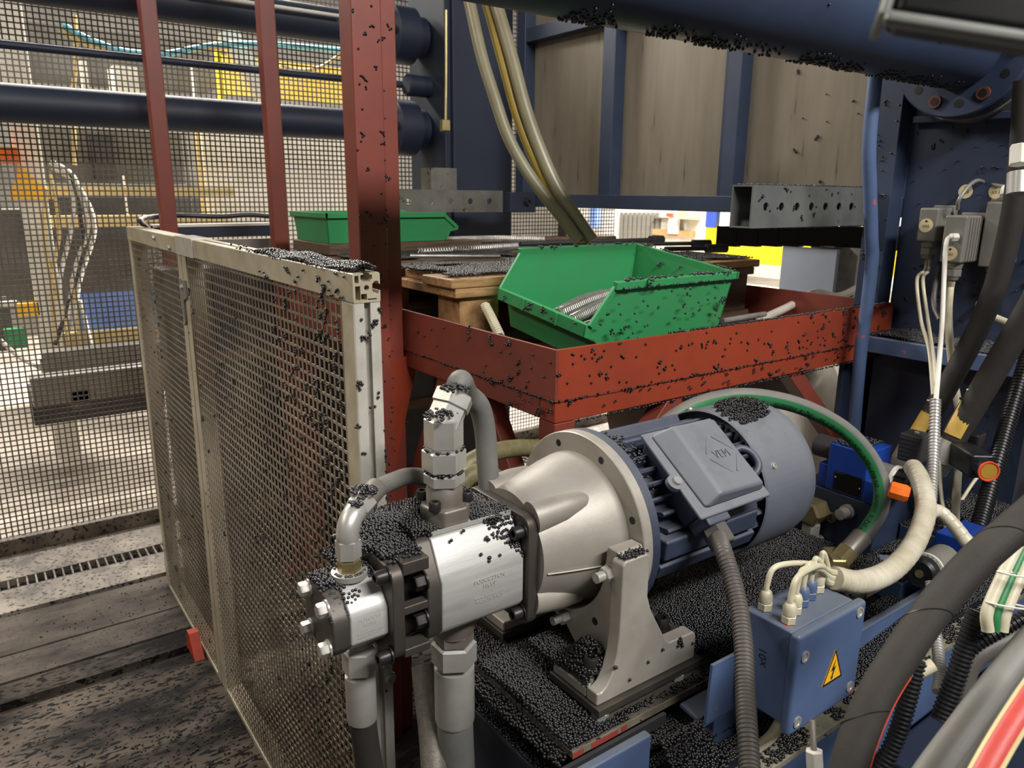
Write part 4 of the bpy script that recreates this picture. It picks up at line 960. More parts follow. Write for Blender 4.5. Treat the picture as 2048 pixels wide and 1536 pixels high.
hose('cable', 'short tan cable bending from the right connector behind the hoses', [cc, cc+V((0, 0, -.03)), P(1958, 610, D=1.84), P(1985, 632, D=1.83), P(2015, 645, D=1.8)], .0085, 'cable_cream', 'cable')
hose('cable', 'brown-grey cable behind the middle connector', [P(1880, 525, X=2.02), P(1870, 570, D=1.86), P(1868, 610, D=1.84), P(1880, 640, D=1.8)], .006, 'conduit_grey', 'cable')
hose('cable', 'thin white cable running down beside the flexible sleeve', [P(1876, 860, D=1.62), P(1880, 960, D=1.6), P(1886, 1020, D=1.58), P(1892, 1060, D=1.58)], .004, 'cable_cream', 'cable')
hose('cable', 'thin slanting cream cable behind the round sensor', [P(2005, 880, D=1.80), P(1985, 920, D=1.78), P(1950, 960, D=1.76), P(1920, 1005, D=1.75)], .004, 'cable_cream', 'cable')

# ------------------------------------------------ black hoses at right
def blackhose(label, pts, r, fit, lab):
    t = thing('hydraulic_hose', label, 'hose', pts[0], 'black hoses with yellow labels')
    MB().tube(pts, r, 20).build('tube', 'rubber_black', t)
    a = pts[0]; d = (pts[1]-pts[0]).normalized()
    MB().lathe(a+d*.012, -d, [(0, r*1.12), (.05, r*1.12), (.054, r*.9), (.075, r*.85), (.08, r*.6), (.14, r*.55)], 22).build('ferrule', 'steel_zinc', t)
    for k in (.012, .10): 
        c = a+d*k; MB().lathe(c, d, [(0, r*1.10), (.005, r*1.10)], 22).build('cable_tie', 'bolt_black', t)
    e = EYE-(a+d*.06); e = (e-d*e.dot(d)).normalized(); s = d.cross(e)
    vs = []; c0 = a+d*.025
    for i in range(2):
        for j in range(7):
            an = math.radians(-40+j*14-18); vs.append(c0+d*(.075*i)+(e*math.cos(an)+s*math.sin(an))*(r+.0012))
    g = MB(); g.add(vs, [(j, j+1, j+8, j+7) for j in range(6)]); g.build('label_sleeve', 'label_yellow', t)
    q = c0+d*.10+(e*.8+s*-.9)*r; MB().tube([q, q+RT*.018-UP*.004, q+RT*.034-UP*.002], .0018, 6).build('tie_tail', 'white_paint', t)
blackhose('black hydraulic hose with yellow label, left and lower of the pair', [P(1815, 905, D=1.72), P(1836, 870, D=1.71), P(1885, 790, D=1.69), P(1942, 685, D=1.66), P(1990, 575, D=1.62), P(2022, 450, D=1.58), P(2042, 310, D=1.55), P(2052, 160, D=1.52)], .0225, 0, 0)
blackhose('black hydraulic hose with yellow label, right and thicker of the pair', [P(1899, 893, D=1.62), P(1920, 855, D=1.61), P(1965, 780, D=1.58), P(2015, 695, D=1.54), P(2070, 600, D=1.5), P(2110, 520, D=1.46)], .0255, 0, 0)
t = thing('hose_fitting', 'bright hose coupling at the right picture edge above the connectors', 'fitting', P(2038, 390, D=1.45))
MB().cyl(P(2036, 388, D=1.46), P(2038, 345, D=1.46), .020, n=20).build('ferrule', 'steel_zinc', t); MB().hexa(P(2038, 330, D=1.46), P(2040, 290, D=1.46), .018).build('nut', 'white_paint', t)
o = MB().corr([P(1930, 1150, D=1.46), P(1948, 1090, D=1.48), P(1970, 1010, D=1.52), P(1995, 920, D=1.55), P(2020, 830, D=1.58), P(2060, 700, D=1.6)], .0165, .007, .002).build('conduit', 'black_plastic')
tag(o, 'black corrugated conduit slanting up behind the foreground hose', 'conduit')
t = thing('optical_sensor', 'black optical sensor with an orange-red ring round its lens', 'sensor', P(1950, 930, D=1.58))
a = P(1918, 905, D=1.60); b = P(1970, 938, D=1.50); d = (b-a).normalized()
MB().bar(a, b-d*.01, .045, .05).build('body', 'black_plastic', t, bevel=.006); MB().cyl(b-d*.012, b+d*.012, .020, n=22).build('barrel', 'black_plastic', t)
MB().lathe(b+d*.012, d, [(0, .018), (0, .0205), (.004, .0205), (.004, .018), (.002, .0165)], 26).build('ring', 'red_ring', t)
MB().lathe(b+d*.0142, d, [(0, .0155), (.001, .0155)], 20).build('lens', 'amber', t)
box('plug', 'black_plastic', t, *(lambda c: (c.x-.02, c.x+.02, c.y-.02, c.y+.02, c.z, c.z+.05))(P(1938, 908, D=1.62)), .004)

# ------------------------------------------------ foreground hoses, lower right
fp = [P(x, y, D=d) for x, y, d in ((2110, 985, .74), (2040, 1046, .74), (1955, 1120, .73), (1872, 1212, .72), (1802, 1310, .71), (1745, 1405, .70), (1702, 1520, .69), (1680, 1640, .68))]
t = thing('hydraulic_hose', 'thick black fabric-wrapped hose crossing the lower right foreground', 'hose', fp[-1])
MB().tube(fp, .0165, 24).build('tube', 'rubber_black', t)
c = resample(spline(fp, 14), .004); vs = []
for i, p in enumerate(c):
    d = (c[min(i+1, len(c)-1)]-c[max(0, i-1)]).normalized(); e = (EYE-p); e = (e-d*e.dot(d)).normalized(); s = d.cross(e); s = s if s.dot(RT-UP) > 0 else -s
    vs.append(p+(e*.22+s*.975).normalized()*.0166)
for k in range(0, len(c)-2, 2): pass
MB().tube(vs[60:], .0007, 6, raw=True).build('red_thread', 'red_ring', t)
for k in (18, 46, 74, 104):
    if k < len(c)-1:
        d = (c[k+1]-c[k]).normalized(); u, v = frame(d)
        MB().tube([c[k]+d*(.016*math.cos(a))+(u*math.cos(a)+v*math.sin(a))*.0166 for a in [i*2*math.pi/28 for i in range(28)]], .0006, 5, raw=True, closed=True).build('wrap_seam', 'black_plastic', t)
hose('rubber_pipe', 'smooth grey rubber pipe crossing the bottom right corner', [P(x, y, D=d) for x, y, d in ((2110, 1232, .70), (2045, 1302, .68), (1980, 1385, .66), (1918, 1468, .64), (1862, 1545, .62), (1815, 1620, .60))], .0125, 'rubber_grey', 'pipe', n=22)
hose('rubber_pipe', 'dark grey pipe behind the smooth pipe in the bottom right corner', [P(x, y, D=d) for x, y, d in ((2110, 1300, .80), (2020, 1380, .78), (1950, 1450, .77), (1890, 1545, .75), (1850, 1620, .74))], .0155, 'conduit_grey', 'pipe', n=22)
rp = [P(x, y, D=d) for x, y, d in ((2130, 1290, .60), (2065, 1385, .58), (2015, 1462, .565), (1970, 1540, .55), (1930, 1620, .54))]
t = thing('lay_flat_hose', 'red ribbed hose with cream edge stripes in the bottom right corner', 'hose', rp[-1])
MB().tube(rp, .0090, 18).build('tube', 'red_hose', t)
c = resample(spline(rp, 14), .006)
for sg in (-1, 1):
    vs = []
    for i, p in enumerate(c):
        d = (c[min(i+1, len(c)-1)]-c[max(0, i-1)]).normalized(); e = EYE-p; e = (e-d*e.dot(d)).normalized(); s = d.cross(e)*sg
        vs.append(p+(e*.5+s*.86).normalized()*.0093)
    MB().tube(vs, .0016, 6, raw=True).build('edge_stripe', 'stripe_cream', t)
t = thing('cable_bundle', 'white and green cables tied together behind the foreground hose', 'cable', P(1970, 1250, D=.95))
for k, (dx, m) in enumerate(((0, 'cable_cream'), (24, 'hose_green'), (46, 'cable_cream'))):
    MB().tube([P(2080+dx*.6, 1010, D=1.0), P(2035+dx*.7, 1090, D=.98), P(1996+dx*.8, 1170, D=.96), P(1974+dx*.8, 1225, D=.95), P(1976+dx*.6, 1262, D=.95)], .0075 if k != 1 else .006, 12).build('cable', m, t)
for y in (1150, 1210):
    a = P(1974 if y > 1200 else 1998, y, D=.95); MB().tube([a+RT*(.026+.027*math.cos(q))-UP*(.004*math.cos(q))-FW*(.012*math.sin(q)) for q in [i*math.pi/8 for i in range(16)]], .0014, 6, raw=True, closed=True).build('tie', 'white_paint', t)
G = 'black corrugated conduits lower right'
for lab, pts, r in (('black corrugated conduit rising left of the smooth grey pipe', ((1750, 1560), (1790, 1480), (1815, 1400), (1835, 1320)), .012), ('black corrugated conduit in the dark gap beside the metal sleeve', ((1880, 1440), (1910, 1360), (1935, 1280), (1955, 1220)), .013), ('black corrugated conduit bending right above the grey pipe', ((1930, 1310), (1960, 1285), (2000, 1262), (2060, 1228)), .009)):
    tag(MB().corr([P(x, y, D=.98) for x, y in pts], r, .006, .0018).build('conduit', 'black_plastic'), lab, 'conduit', G)
o = MB().corr([P(1862, 1165, D=1.15), P(1868, 1240, D=1.12), P(1876, 1300, D=1.09), P(1880, 1350, D=1.06), P(1876, 1385, D=1.04)], .0085, .0048, .0013, 14).build('flexible_sleeve', 'steel_zinc')
tag(o, 'shiny corrugated metal sleeve hanging behind the foreground hose', 'sleeve')
hose('grey_hose', 'dull grey hose curving in the dark gap above the bottom pipe', [P(x, y, D=1.0) for x, y in ((1925, 1440), (1925, 1370), (1945, 1320), (1990, 1290), (2060, 1262))], .014, 'conduit_grey')
hose('cable', 'short cream cable peeking out below the foreground hose', [P(1800, 1352, D=.98), P(1835, 1345, D=.98), P(1866, 1330, D=.98)], .0085, 'cable_cream', 'cable')
t = thing('cable', 'cream cable bending under the junction box beside the conduit', 'cable', P(1540, 1480, D=1.0))
MB().tube([P(1505, 1500, D=1.10), P(1540, 1475, D=1.10), P(1562, 1440, D=1.09), P(1566, 1405, D=1.09)], .0085, 12).build('sheath', 'cable_cream', t)
t = thing('cable_gland', 'white gland with thin rod below the junction box at the bottom edge', 'gland', P(1630, 1540, D=.86))
MB().hexa(P(1630, 1536, D=.86), P(1628, 1500, D=.86), .010).build('nut', 'white_paint', t); MB().cyl(P(1628, 1505, D=.86), P(1624, 1440, D=.87), .0035, n=10).build('rod', 'steel_rusty', t)

# ------------------------------------------------ dark machine part close to the camera, top right
t = thing('guard_bar', 'dark machine bar with silver edge close to the camera at top right', 'bar', P(1950, 60, D=.30))
a = P(1775, 0, D=.31); b = P(2190, 62, D=.29); d = (b-a).normalized(); u = UP-d*UP.dot(d); u.normalize(); n_ = u.cross(d)
def rbar(off, w_, h_, m, name, s=0., bev=.004, fwd=0.): MB().bar(a+d*s+u*off+n_*fwd, b+u*off+n_*fwd, w_, h_, u).build(name, m, t, bevel=bev)
rbar(.006, .022, .034, 'screen_black', 'body', .002, .005)
rbar(-.0120, .006, .0055, 'galv', 'silver_edge', 0, .002, -.010)  # silver strip set forward so its tone carries the floor's reflection
MB().bar(a-u*.012, a+u*.03, .024, .004, d).build('end_edge', 'galv', t, bevel=.0015)
MB().bar(a+d*.006+u*.008-n_*.011, a+d*.026+u*.008-n_*.011, .003, .016, u).build('red_core', 'dark_red', t, bevel=.001)
MB().bar(a+d*.058+u*.010-n_*.012, a+d*.12+u*.006-n_*.012, .004, .022, u).build('grey_cover', 'galv', t, bevel=.0015)

# ================================================================== background
# behind the mesh wall
Yb = 4.7
def bxp(name, m, parent, x0, y0, x1, y1, Y, dep=.1, bevel=0):
    a = P(x0, y0, Y=Y); b = P(x1, y1, Y=Y); return box(name, m, parent, min(a.x, b.x), max(a.x, b.x), Y, Y+dep, min(a.z, b.z), max(a.z, b.z), bevel)
t = thing('process_machine', 'white and cream steel machine frame behind the mesh wall', 'machine', (.2, Yb, 0))
c = P(55, 300, Y=Yb); box('column', 'white_paint', t, c.x-.06, c.x+.06, Yb, Yb+.12, 0.0, 2.9, .004)
bxp('beam', 'cream_paint', t, 80, 372, 470, 392, Yb+.02, .08); bxp('beam', 'cream_paint', t, 90, 432, 460, 450, Yb+.02, .08)
bxp('column', 'rail_grey', t, 370, 250, 388, 460, Yb+.3, .06); bxp('column', 'white_paint', t, 248, 350, 262, 470, Yb+.1, .06)
bxp('cabinet', 'grey_machine', t, 75, 255, 372, 368, Yb+.5, .4); bxp('cabinet', 'grey_dark', t, 180, 268, 235, 360, Yb+.45, .1)
bxp('upper_cabinet', 'grey_machine', t, 30, 40, 430, 180, Yb+.9, .4)
bxp('white_box', 'white_paint', t, 226, 130, 282, 188, Yb+.3, .2); bxp('white_box', 'white_paint', t, 160, 120, 180, 185, Yb+.5, .1); bxp('bar', 'white_paint', t, 385, 130, 394, 200, Yb+.3, .05)
bxp('lower_cabinet', 'grey_dark', t, 60, 395, 440, 470, Yb+.5, .4); bxp('low_machine', 'grey_machine', t, -60, 420, 300, 600, Yb+.9, .5)
t = thing('light_panel', 'pale cream wall panel behind the mesh wall', 'panel', (1.7, Yb+.2, 0)); bxp('sheet', 'white_paint', t, 402, 262, 760, 480, Yb+.2, .03); bxp('post', 'cream_paint', t, 396, 262, 410, 470, Yb+.18, .05)
t = thing('yellow_guard', 'yellow guard panel with yellow post behind the mesh wall', 'guard', (1.6, Yb+.1, 0)); bxp('sheet', 'pale_yellow', t, 445, 110, 760, 215, Yb+.4, .03); bxp('post', 'guard_yellow', t, 432, 80, 450, 205, Yb+.1, .06)
t = thing('white_gusset', 'white slanted strut in front of the yellow guard panel', 'strut', P(500, 120, Y=Yb+.05)); MB().bar(P(450, 60, Y=Yb+.05), P(545, 215, Y=Yb+.05), .10, .10).build('strut', 'white_paint', t)
t = thing('warning_sign', 'yellow triangular sign on the white column behind the mesh wall', 'sign', P(60, 385, Y=Yb-.03))
MB().prism([(-.10, -.07), (.11, -.07), (-.03, .10)], P(60, 370, Y=Yb-.02), (1, 0, 0), (0, 0, 1), (0, .005, 0)).build('plate', 'sign_yellow', t)
o = MB().bx(*(lambda a, b: (a.x, b.x, Yb-.1, Yb+.1, b.z, a.z))(P(-20, 295, Y=Yb), P(36, 328, Y=Yb))).build('robot_arm', 'orange_cap'); tag(o, 'orange machine part at the left picture edge behind the mesh', 'machine part')
for i, (pts, m, lab) in enumerate((
    (((125, 50), (170, 75), (230, 98), (275, 106), (330, 108), (420, 92), (520, 88), (680, 100)), 'cyan_hose', 'light cyan hose drooping across the top left behind the mesh'),
    (((120, 60), (180, 92), (240, 105), (300, 112), (380, 100), (460, 95)), 'cream_paint', 'cream hose drooping beside the cyan hose'),
    (((560, 130), (600, 140), (640, 135), (680, 110)), 'cream_paint', 'cream cable sagging in front of the yellow guard panel'),
    (((100, 325), (130, 345), (148, 400), (140, 470), (120, 560), (125, 640)), 'white_paint', 'white cable in the drooping bunch, inner one'),
    (((108, 325), (145, 350), (165, 400), (175, 460), (150, 540), (135, 640)), 'white_paint', 'white cable in the drooping bunch, outer one'),
    (((95, 380), (88, 440), (95, 520), (120, 600), (140, 690), (152, 740)), 'cream_paint', 'cream cable trailing towards the floor behind the mesh'),
    (((140, 350), (160, 430), (165, 500), (140, 600), (110, 690)), 'grey_dark', 'dark cable crossing the white column behind the mesh'),
    (((104, 335), (150, 365), (182, 420), (188, 470), (160, 560), (146, 660)), 'white_paint', 'white cable in the drooping bunch, widest one'),
    (((98, 345), (112, 400), (118, 470), (104, 560), (112, 680)), 'cream_paint', 'cream cable in the drooping bunch nearest the white column'),
    (((150, 30), (152, 120), (146, 200), (150, 330)), 'cream_paint', 'thin cream cable hanging straight left of the posts'),
    (((0, 680), (40, 715), (80, 735), (115, 745)), 'white_paint', 'white cable lying on the ledge at the far left'),
    (((160, 600), (185, 700), (205, 760), (220, 800)), 'white_paint', 'white cable hanging past the grey beams'))):
    hose('loose_cable', lab, [P(x, y, Y=Yb-.12) for x, y in pts], .011 if m != 'cyan_hose' else .016, m, 'cable', 'cables behind the mesh', 8)
t = thing('blue_machine', 'light blue machine panel with cream rail low behind the mesh', 'panel', (.4, Yb, 0)); bxp('sheet', 'blue_panel', t, 150, 588, 330, 672, Yb-.1, .05); bxp('rail', 'cream_paint', t, 125, 668, 330, 702, Yb-.12, .06); bxp('post', 'cream_paint', t, 148, 560, 160, 700, Yb-.13, .05)
t = thing('steel_beams', 'stacked grey steel beams near the floor behind the mesh', 'beam', (.2, Yb-.5, 0))
bxp('beam', 'connector_grey', t, 85, 708, 330, 738, Yb-.4, .12); bxp('beam', 'connector_grey', t, 60, 758, 330, 782, Yb-.7, .10); bxp('dark_box', 'grey_dark', t, 90, 740, 330, 800, Yb-.35, .3); bxp('block', 'grey_machine', t, 140, 782, 180, 815, Yb-.7, .12); bxp('lower_box', 'grey_dark', t, 60, 785, 330, 815, Yb-.5, .2)  # includes a dark grey box behind the stacked beams
t = thing('clutter_box', 'cluster of small machine parts at the left edge behind the mesh', 'machine part', P(40, 660, Y=Yb)); bxp('yellow_part', 'sign_yellow', t, 33, 608, 80, 630, Yb, .1); bxp('grey_part', 'grey_machine', t, -40, 600, 32, 700, Yb+.1, .1); bxp('green_part', 'bin_green', t, 8, 660, 55, 695, Yb-.02, .06); bxp('white_part', 'white_paint', t, 0, 604, 35, 612, Yb, .03)
# seen below the tank: bright hall with yellow guard
def bxx(name, m, parent, x0, y0, x1, y1, X, dep=.1):
    a = P(x0, y0, X=X); b = P(x1, y1, X=X); return box(name, m, parent, X, X+dep, min(a.y, b.y), max(a.y, b.y), min(a.z, b.z), max(a.z, b.z))
X0 = 5.2
t = thing('yellow_guard', 'bright yellow machine guard seen below the tank at right', 'guard', (X0, 3, 0)); bxx('sheet', 'guard_yellow', t, 1412, 452, 1860, 560, X0, .05); bxx('blue_top', 'sign_blue', t, 1414, 400, 1431, 455, X0-.01, .05); bxx('skirt', 'white_paint', t, 1412, 560, 1860, 900, X0+.02, .05)
t = thing('white_machine', 'white ribbed machine seen through the gap below the tank', 'machine', (7.5, 6, 0)); bxx('body', 'white_paint', t, 1150, 395, 1420, 640, 7.6, .4)
for k in range(9): bxx('rib', 'connector_grey', t, 1240+k*9, 425, 1243+k*9, 478, 7.55, .05)
bxx('tray', 'wood', t, 1305, 458, 1380, 474, 7.5, .1); bxx('slot', 'grey_machine', t, 1305, 434, 1390, 440, 7.5, .1); bxx('lever', 'white_paint', t, 1338, 418, 1352, 468, 7.45, .06); bxx('red_mark', 'red_ring', t, 1332, 426, 1345, 434, 7.42, .04); bxx('box', 'cream_paint', t, 1355, 415, 1414, 440, 7.4, .1); bxx('cabinet', 'blue_panel', t, 1180, 405, 1190, 455, 7.4, .1)
t = thing('support_leg', 'grey-blue steel I-beam leg in front of the yellow guard', 'leg', (4.0, 2.5, 0)); bxx('flange', 'leg_grey', t, 1566, 492, 1622, 960, 4.0, .03); bxx('web', 'rail_grey', t, 1622, 490, 1664, 940, 4.1, .06); bxx('cap', 'rail_grey', t, 1552, 482, 1668, 494, 3.98, .2)
t = thing('cable_tray', 'black perforated drag chain hanging below the square tube', 'chain', P(1600, 480, X=2.4))
bxx('chain_back', 'black_plastic', t, 1434, 455, 1800, 470, 2.42, .08); bxx('chain_back', 'black_plastic', t, 1434, 478, 1800, 490, 2.42, .08)
for k in range(9): bxx('link', 'black_plastic', t, 1434+k*42, 452, 1434+k*42+37, 494, 2.40, .03)
t = thing('film_bag', 'crumpled white plastic film bag under the red table', 'bag', (1.80, 1.37, 0))
random.seed(3); vs = []; fs = []; nu, nv = 26, 18
for i in range(nu+1):
    for j in range(nv+1):
        u = i/nu*2*math.pi; v = max(1e-4, min(math.pi-1e-4, j/nv*math.pi)); r = 1+.10*math.sin(3*u+2*v*2)+.07*math.sin(7*u-3*v)+random.uniform(-.05, .05)
        vs.append((1.80+.52*r*math.sin(v)**.3*math.cos(u), 1.37+.20*r*math.sin(v)**.3*math.sin(u), .51-.50*math.cos(v)*(1+.02*math.sin(5*u))))
fs = [(i*(nv+1)+j, (i+1)*(nv+1)+j, (i+1)*(nv+1)+j+1, i*(nv+1)+j+1) for i in range(nu) for j in range(nv)]
g = MB(); g.add(vs, fs); g.build('film', 'bag_film', t, ang=180)
o = MB().tube([P(1520, 640, Y=1.30), P(1580, 612, Y=1.34), P(1630, 585, Y=1.38), P(1680, 592, Y=1.36), P(1740, 560, Y=1.33)], .012, 10).build('film_twist', 'bag_film'); tag(o, 'twisted strip of plastic film draped over the table end', 'film')
t = thing('cable_rods', 'dark rods lying in the table tray right of the green bin', 'rod', P(1480, 650, Y=1.25))
for dy in (0, .03): MB().cyl(P(1445, 642, Y=1.22+dy), P(1530, 628, Y=1.22+dy), .007, n=10).build('rod', 'spring_steel', t)
# dark base block added so that the lower right reads dark
t = thing('dark_base_block', 'added dark-blue base block that darkens the gap behind the foreground hoses', 'machine', (1.6, .1, 0))
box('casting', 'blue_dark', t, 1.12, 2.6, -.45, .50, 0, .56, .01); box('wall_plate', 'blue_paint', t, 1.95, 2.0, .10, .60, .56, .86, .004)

# ================================================================== black pellets
random.seed(11)
ninf = 1e9
def onpump(x, y):
    if (x-.497)**2+(y-.842)**2 < .036**2: return False
    return True
def hpump(x, y):
    base = 1.0095
    return base+.010*math.exp(-((x-.45)/.05)**2-((y-.86)/.05)**2)+.004*math.sin(40*x)*math.sin(37*y)
def edge(x, y, f): return f+.010*math.sin(55*x)+.006*math.sin(131*x+1)
pp = heap(.430, .586, .795, .925, hpump, lambda x, y: onpump(x, y) and y > edge(x, y, .812), 3)
pp += heap(.302, .375, .78, .868, lambda x, y: .979+.004*math.exp(-((y-.85)/.02)**2)-max(0, .812-y)*1.1-max(0, y-.845)*1.2, lambda x, y: (x-.345)**2+(y-.824)**2 > .0235**2 and (y > .800+.010*math.sin(90*x) if x > .325 else y > .781), 2)
pp += heap(.545, .586, .775, .83, lambda x, y: 1.010-max(0, .808-y)*1.75, lambda x, y: y > .782+.010*math.sin(60*x), 2)
pp += heap(.38, .43, .78, .905, lambda x, y: 1.003, lambda x, y: y > .795 or random.random() < .3, 2)
pp += [q+V((0, 0, 0)) for q in sprinkle((.46, .778, .955), (.12, 0, 0), (0, .025, .055), 10, (0, -.9, .4))]
pp += heap(.362, .47, .80, .925, lambda x, y: 1.003+.014*math.exp(-((x-.415)/.04)**2-((y-.875)/.045)**2), lambda x, y: (x-.345)**2+(y-.824)**2 > .024**2 and (x-.497)**2+(y-.842)**2 > .036**2 and ((x-.415)/.055)**2+((y-.87)/.065)**2 < 1, 3)
pp += heap(.335, .376, .84, .885, lambda x, y: .985+.018*(x-.335)/.04, None, 2)
pellets('plastic_pellets', pp, 'black plastic pellets heaped on top of the two gear pumps')
# base plate and tank top
def hbase(x, y):
    h = .7205+.012*math.exp(-((x-.60)/.09)**2-((y-.80)/.12)**2)+.006*math.exp(-((x-1.1)/.2)**2-((y-.75)/.1)**2)+.0025*math.sin(31*x+3)*math.sin(43*y)
    if x > .86: h += .014*min(1, (x-.86)/.06)*min(1, max(0, (y-.655)/.03))
    return h
def inbase(x, y):
    if .640 < x < .860 and (.666 < y < .779 or y > .90): return False
    if y < .664+.006*math.sin(60*x) and x > .68: return random.random() < .25
    if .655 < y < .70 and .858 < x < .90: return random.random() < .15
    return True
pp = heap(.579, 1.42, .653, 1.02, hbase, inbase, 3)
pp += heap(.565, .58, .66, 1.0, lambda x, y: .712-(.58-x)*1.2, None, 2)
pellets('plastic_pellets', pp, 'black plastic pellets covering the mounting plate around the motor foot')
def hm(x, y): return .764+.052*math.exp(-((x-.674)/.024)**2-((y-.728)/.034)**2)
pp = heap(.646, .689, .700, .84, hm, lambda x, y: (x-.664)**2+(y-.712)**2 > .011**2 or random.random() < .25, 4)
pp += heap(.690, .733, .677, .697, lambda x, y: .9595, lambda x, y: random.random() < .8, 1)
pp += sprinkle((.646, .675, .75), (.2, 0, 0), (0, 0, .05), 14, (0, -1, 0))
pellets('plastic_pellets', pp, 'black plastic pellets heaped on the toe of the motor foot')
def htray(x, y):
    h = .657+.012*math.sin(9*x+1)*math.sin(13*y)+.010
    if x < .60: h = .656
    if .614 < y < .65 and x < .77: h = .690
    if y < .596 and x < .78: h = .668+.05*max(0, min(1, (y-.55)/.04))
    return max(h, .656)
def intray(x, y):
    if x < .68 and .596 < y < .614: return False
    if .77 < x < 1.05 and .575 < y < .59: return False
    if x < .57: return random.random() < .45
    if 1.42 < x < 1.93 and y > .60: return False
    if x < .565 or (x < .69 and y < .598): return False
    return True
pp = heap(.562, 1.90, .546, .66, htray, intray, 2)+heap(.565, .58, .66, 1.0, lambda x, y: .6555, lambda x, y: random.random() < .12+.75*max(0, (x-.53)/.05), 1)
pp += heap(1.42, 1.497, .745, 1.01, lambda x, y: .665+.03*math.sin(9*y)**2, None, 2)
pp += heap(.70, 1.7, .514, .545, lambda x, y: .6625, lambda x, y: math.sin(23*x+2*math.sin(60*x)) > -.2 and random.random() < .6, 1)
pellets('plastic_pellets', pp, 'black plastic pellets lying on the oil tank in front of the mounting plate')
# manifold blocks
pp = heap(1.605, 1.915, .62, .74, lambda x, y: .753+.02*math.exp(-((x-1.78)/.08)**2-((y-.69)/.04)**2), lambda x, y: math.sin(18*x)*math.sin(30*y) > -.35 or random.random() < .3, 2)
pp += heap(1.435, 1.598, .645, .742, lambda x, y: .706+.012*math.exp(-((y-.72)/.03)**2), lambda x, y: (x-1.5)**2+(y-.70)**2 > .03**2, 2)
pp += heap(1.505, 1.60, .782, .866, lambda x, y: .926, lambda x, y: y > .80 and random.random() < .75, 1)
pellets('plastic_pellets', pp, 'black plastic pellets on the blue manifold and valve tops')
# motor: cowl and near the flange
pp = []
for i in range(5200):
    x = random.uniform(1.045, 1.19); a = random.uniform(-24, 30); 
    if (x-1.12)**2/.0042+((a-6+(x-1.12)*110)/19)**2 < 1+.25*math.sin(9*a*.1+40*x): pp.append((x, a))
sel = []; grid = {}
for x, a in pp:
    k = (int(x/.0042), int(math.radians(a)*.1385/.0042))
    if k in grid: continue
    grid[k] = 1; r = (.1365 if x < 1.172 else .1365-(x-1.172)*.25)+PR*.8+random.choice((0, 0, PR*1.3))
    an = math.radians(a); sel.append((x, AY-r*math.sin(an), AZ+r*math.cos(an)))
for i in range(420):
    x = .775+abs(random.gauss(0, .022)); an = math.radians(random.gauss(8, 16)); r = .1215+random.uniform(0, .012)
    if x < .836: sel.append((x, AY-r*math.sin(an), AZ+r*math.cos(an)))
pellets('plastic_pellets', sel, 'black plastic pellets lying on the motor cowl and beside its flange')
# fittings
pp = []
for c, r, n in ((e0+V((-.01, -.01, .02)), .022, 70), (e0+ed*.035+V((-.004, -.012, .022)), .02, 50), (zq(1.055)+ek*.04+V((0, -.002, .018)), .018, 80), (zq(1.054)+ek*.02+V((0, -.006, .014)), .010, 24), (zl(1.115), .024, 0)):
    for i in range(n):
        a = random.uniform(0, 6.28); q = r*math.sqrt(random.random()); pp.append(c+V((q*math.cos(a), q*math.sin(a), -abs(q)**2*14+random.uniform(0, .003))))
for z, r in ((1.115, .0265), (1.082, .0255), (.980, .019)):
    cc_ = zl(z) if z > 1.05 else zq(z+.005)
    for i in range(26): a = random.uniform(0, 6.28); pp.append(cc_+V((r*math.cos(a), r*math.sin(a), 0)))
pellets('plastic_pellets', pp, 'black plastic pellets caught on the pump hose fittings')
# fence top, posts and mesh
def rail_in(x, y): 
    if y < 1.42: return True
    return random.random() < max(.02, (1.62-y)/.3)
pp = heap(.466, .505, 1.048, 1.70, lambda x, y: 1.335+.009*math.exp(-((x-.486)/.014)**2)*max(0, min(1, (1.55-y)/.2))+.003*math.sin(31*y), rail_in, 2)
pp += sprinkle((.4625, 1.05, 1.292), (0, .5, 0), (0, 0, .04), 46, (-1, 0, 0), bias=lambda a, b: 1-a)
pp += sprinkle((.466, 1.10, .35), (0, .34, 0), (0, 0, .93), 620, (-1, 0, 0), 3.5, bias=lambda a, b: (1-a*.85)*(.45+.55*b))
pp += sprinkle((.466, 1.4, .05), (0, 1.4, 0), (0, 0, 1.2), 300, (-1, 0, 0), 2)
pp += sprinkle((.465, 1.044, .6), (.042, 0, 0), (0, 0, .68), 40, (0, -1, 0))
pp += [(.508, 1.042+random.uniform(0, .01), 1.1-abs(random.gauss(0, .25))) for i in range(46)]
pellets('plastic_pellets', pp, 'black plastic pellets on the mesh fence and its top rail')
# table, bin, column
pp = sprinkle((TX+.006, TY, 1.04), (1.14, 0, 0), (0, 0, .137), 330, (0, -1, 0), 2.2, bias=lambda a, b: .35+.65*a)
pp += sprinkle((TX, TY, 1.04), (0, .56, 0), (0, 0, .137), 110, (-1, 0, 0), 2.2, bias=lambda a, b: 1-a*.85)
for i in range(230): pp.append((TX+random.random()*1.15, TY+.001+random.uniform(-.004, .003), 1.079+random.uniform(-.002, .002)))
for i in range(70): pp.append((TX-.001, TY+random.random()*.55, 1.0785+random.uniform(-.002, .002)))
for i in range(260): pp.append((TX+.3+random.random()*.85, TY+random.uniform(0, .006), 1.179))
for i in range(200): pp.append((TX+.05+random.random()*1.1, TY+.002, 1.0345-random.uniform(0, .003)))
pp += heap(1.43, 2.0, 1.045, 1.44, lambda x, y: 1.0905+.012*math.exp(-((y-1.2)/.1)**2), lambda x, y: random.random() < .8, 1)
pp += heap(TX+.01, .96, 1.05, 1.44, lambda x, y: 1.0905, lambda x, y: random.random() < .8, 1)
pellets('plastic_pellets', pp, 'black plastic pellets sticking to the red table apron')
pp = []
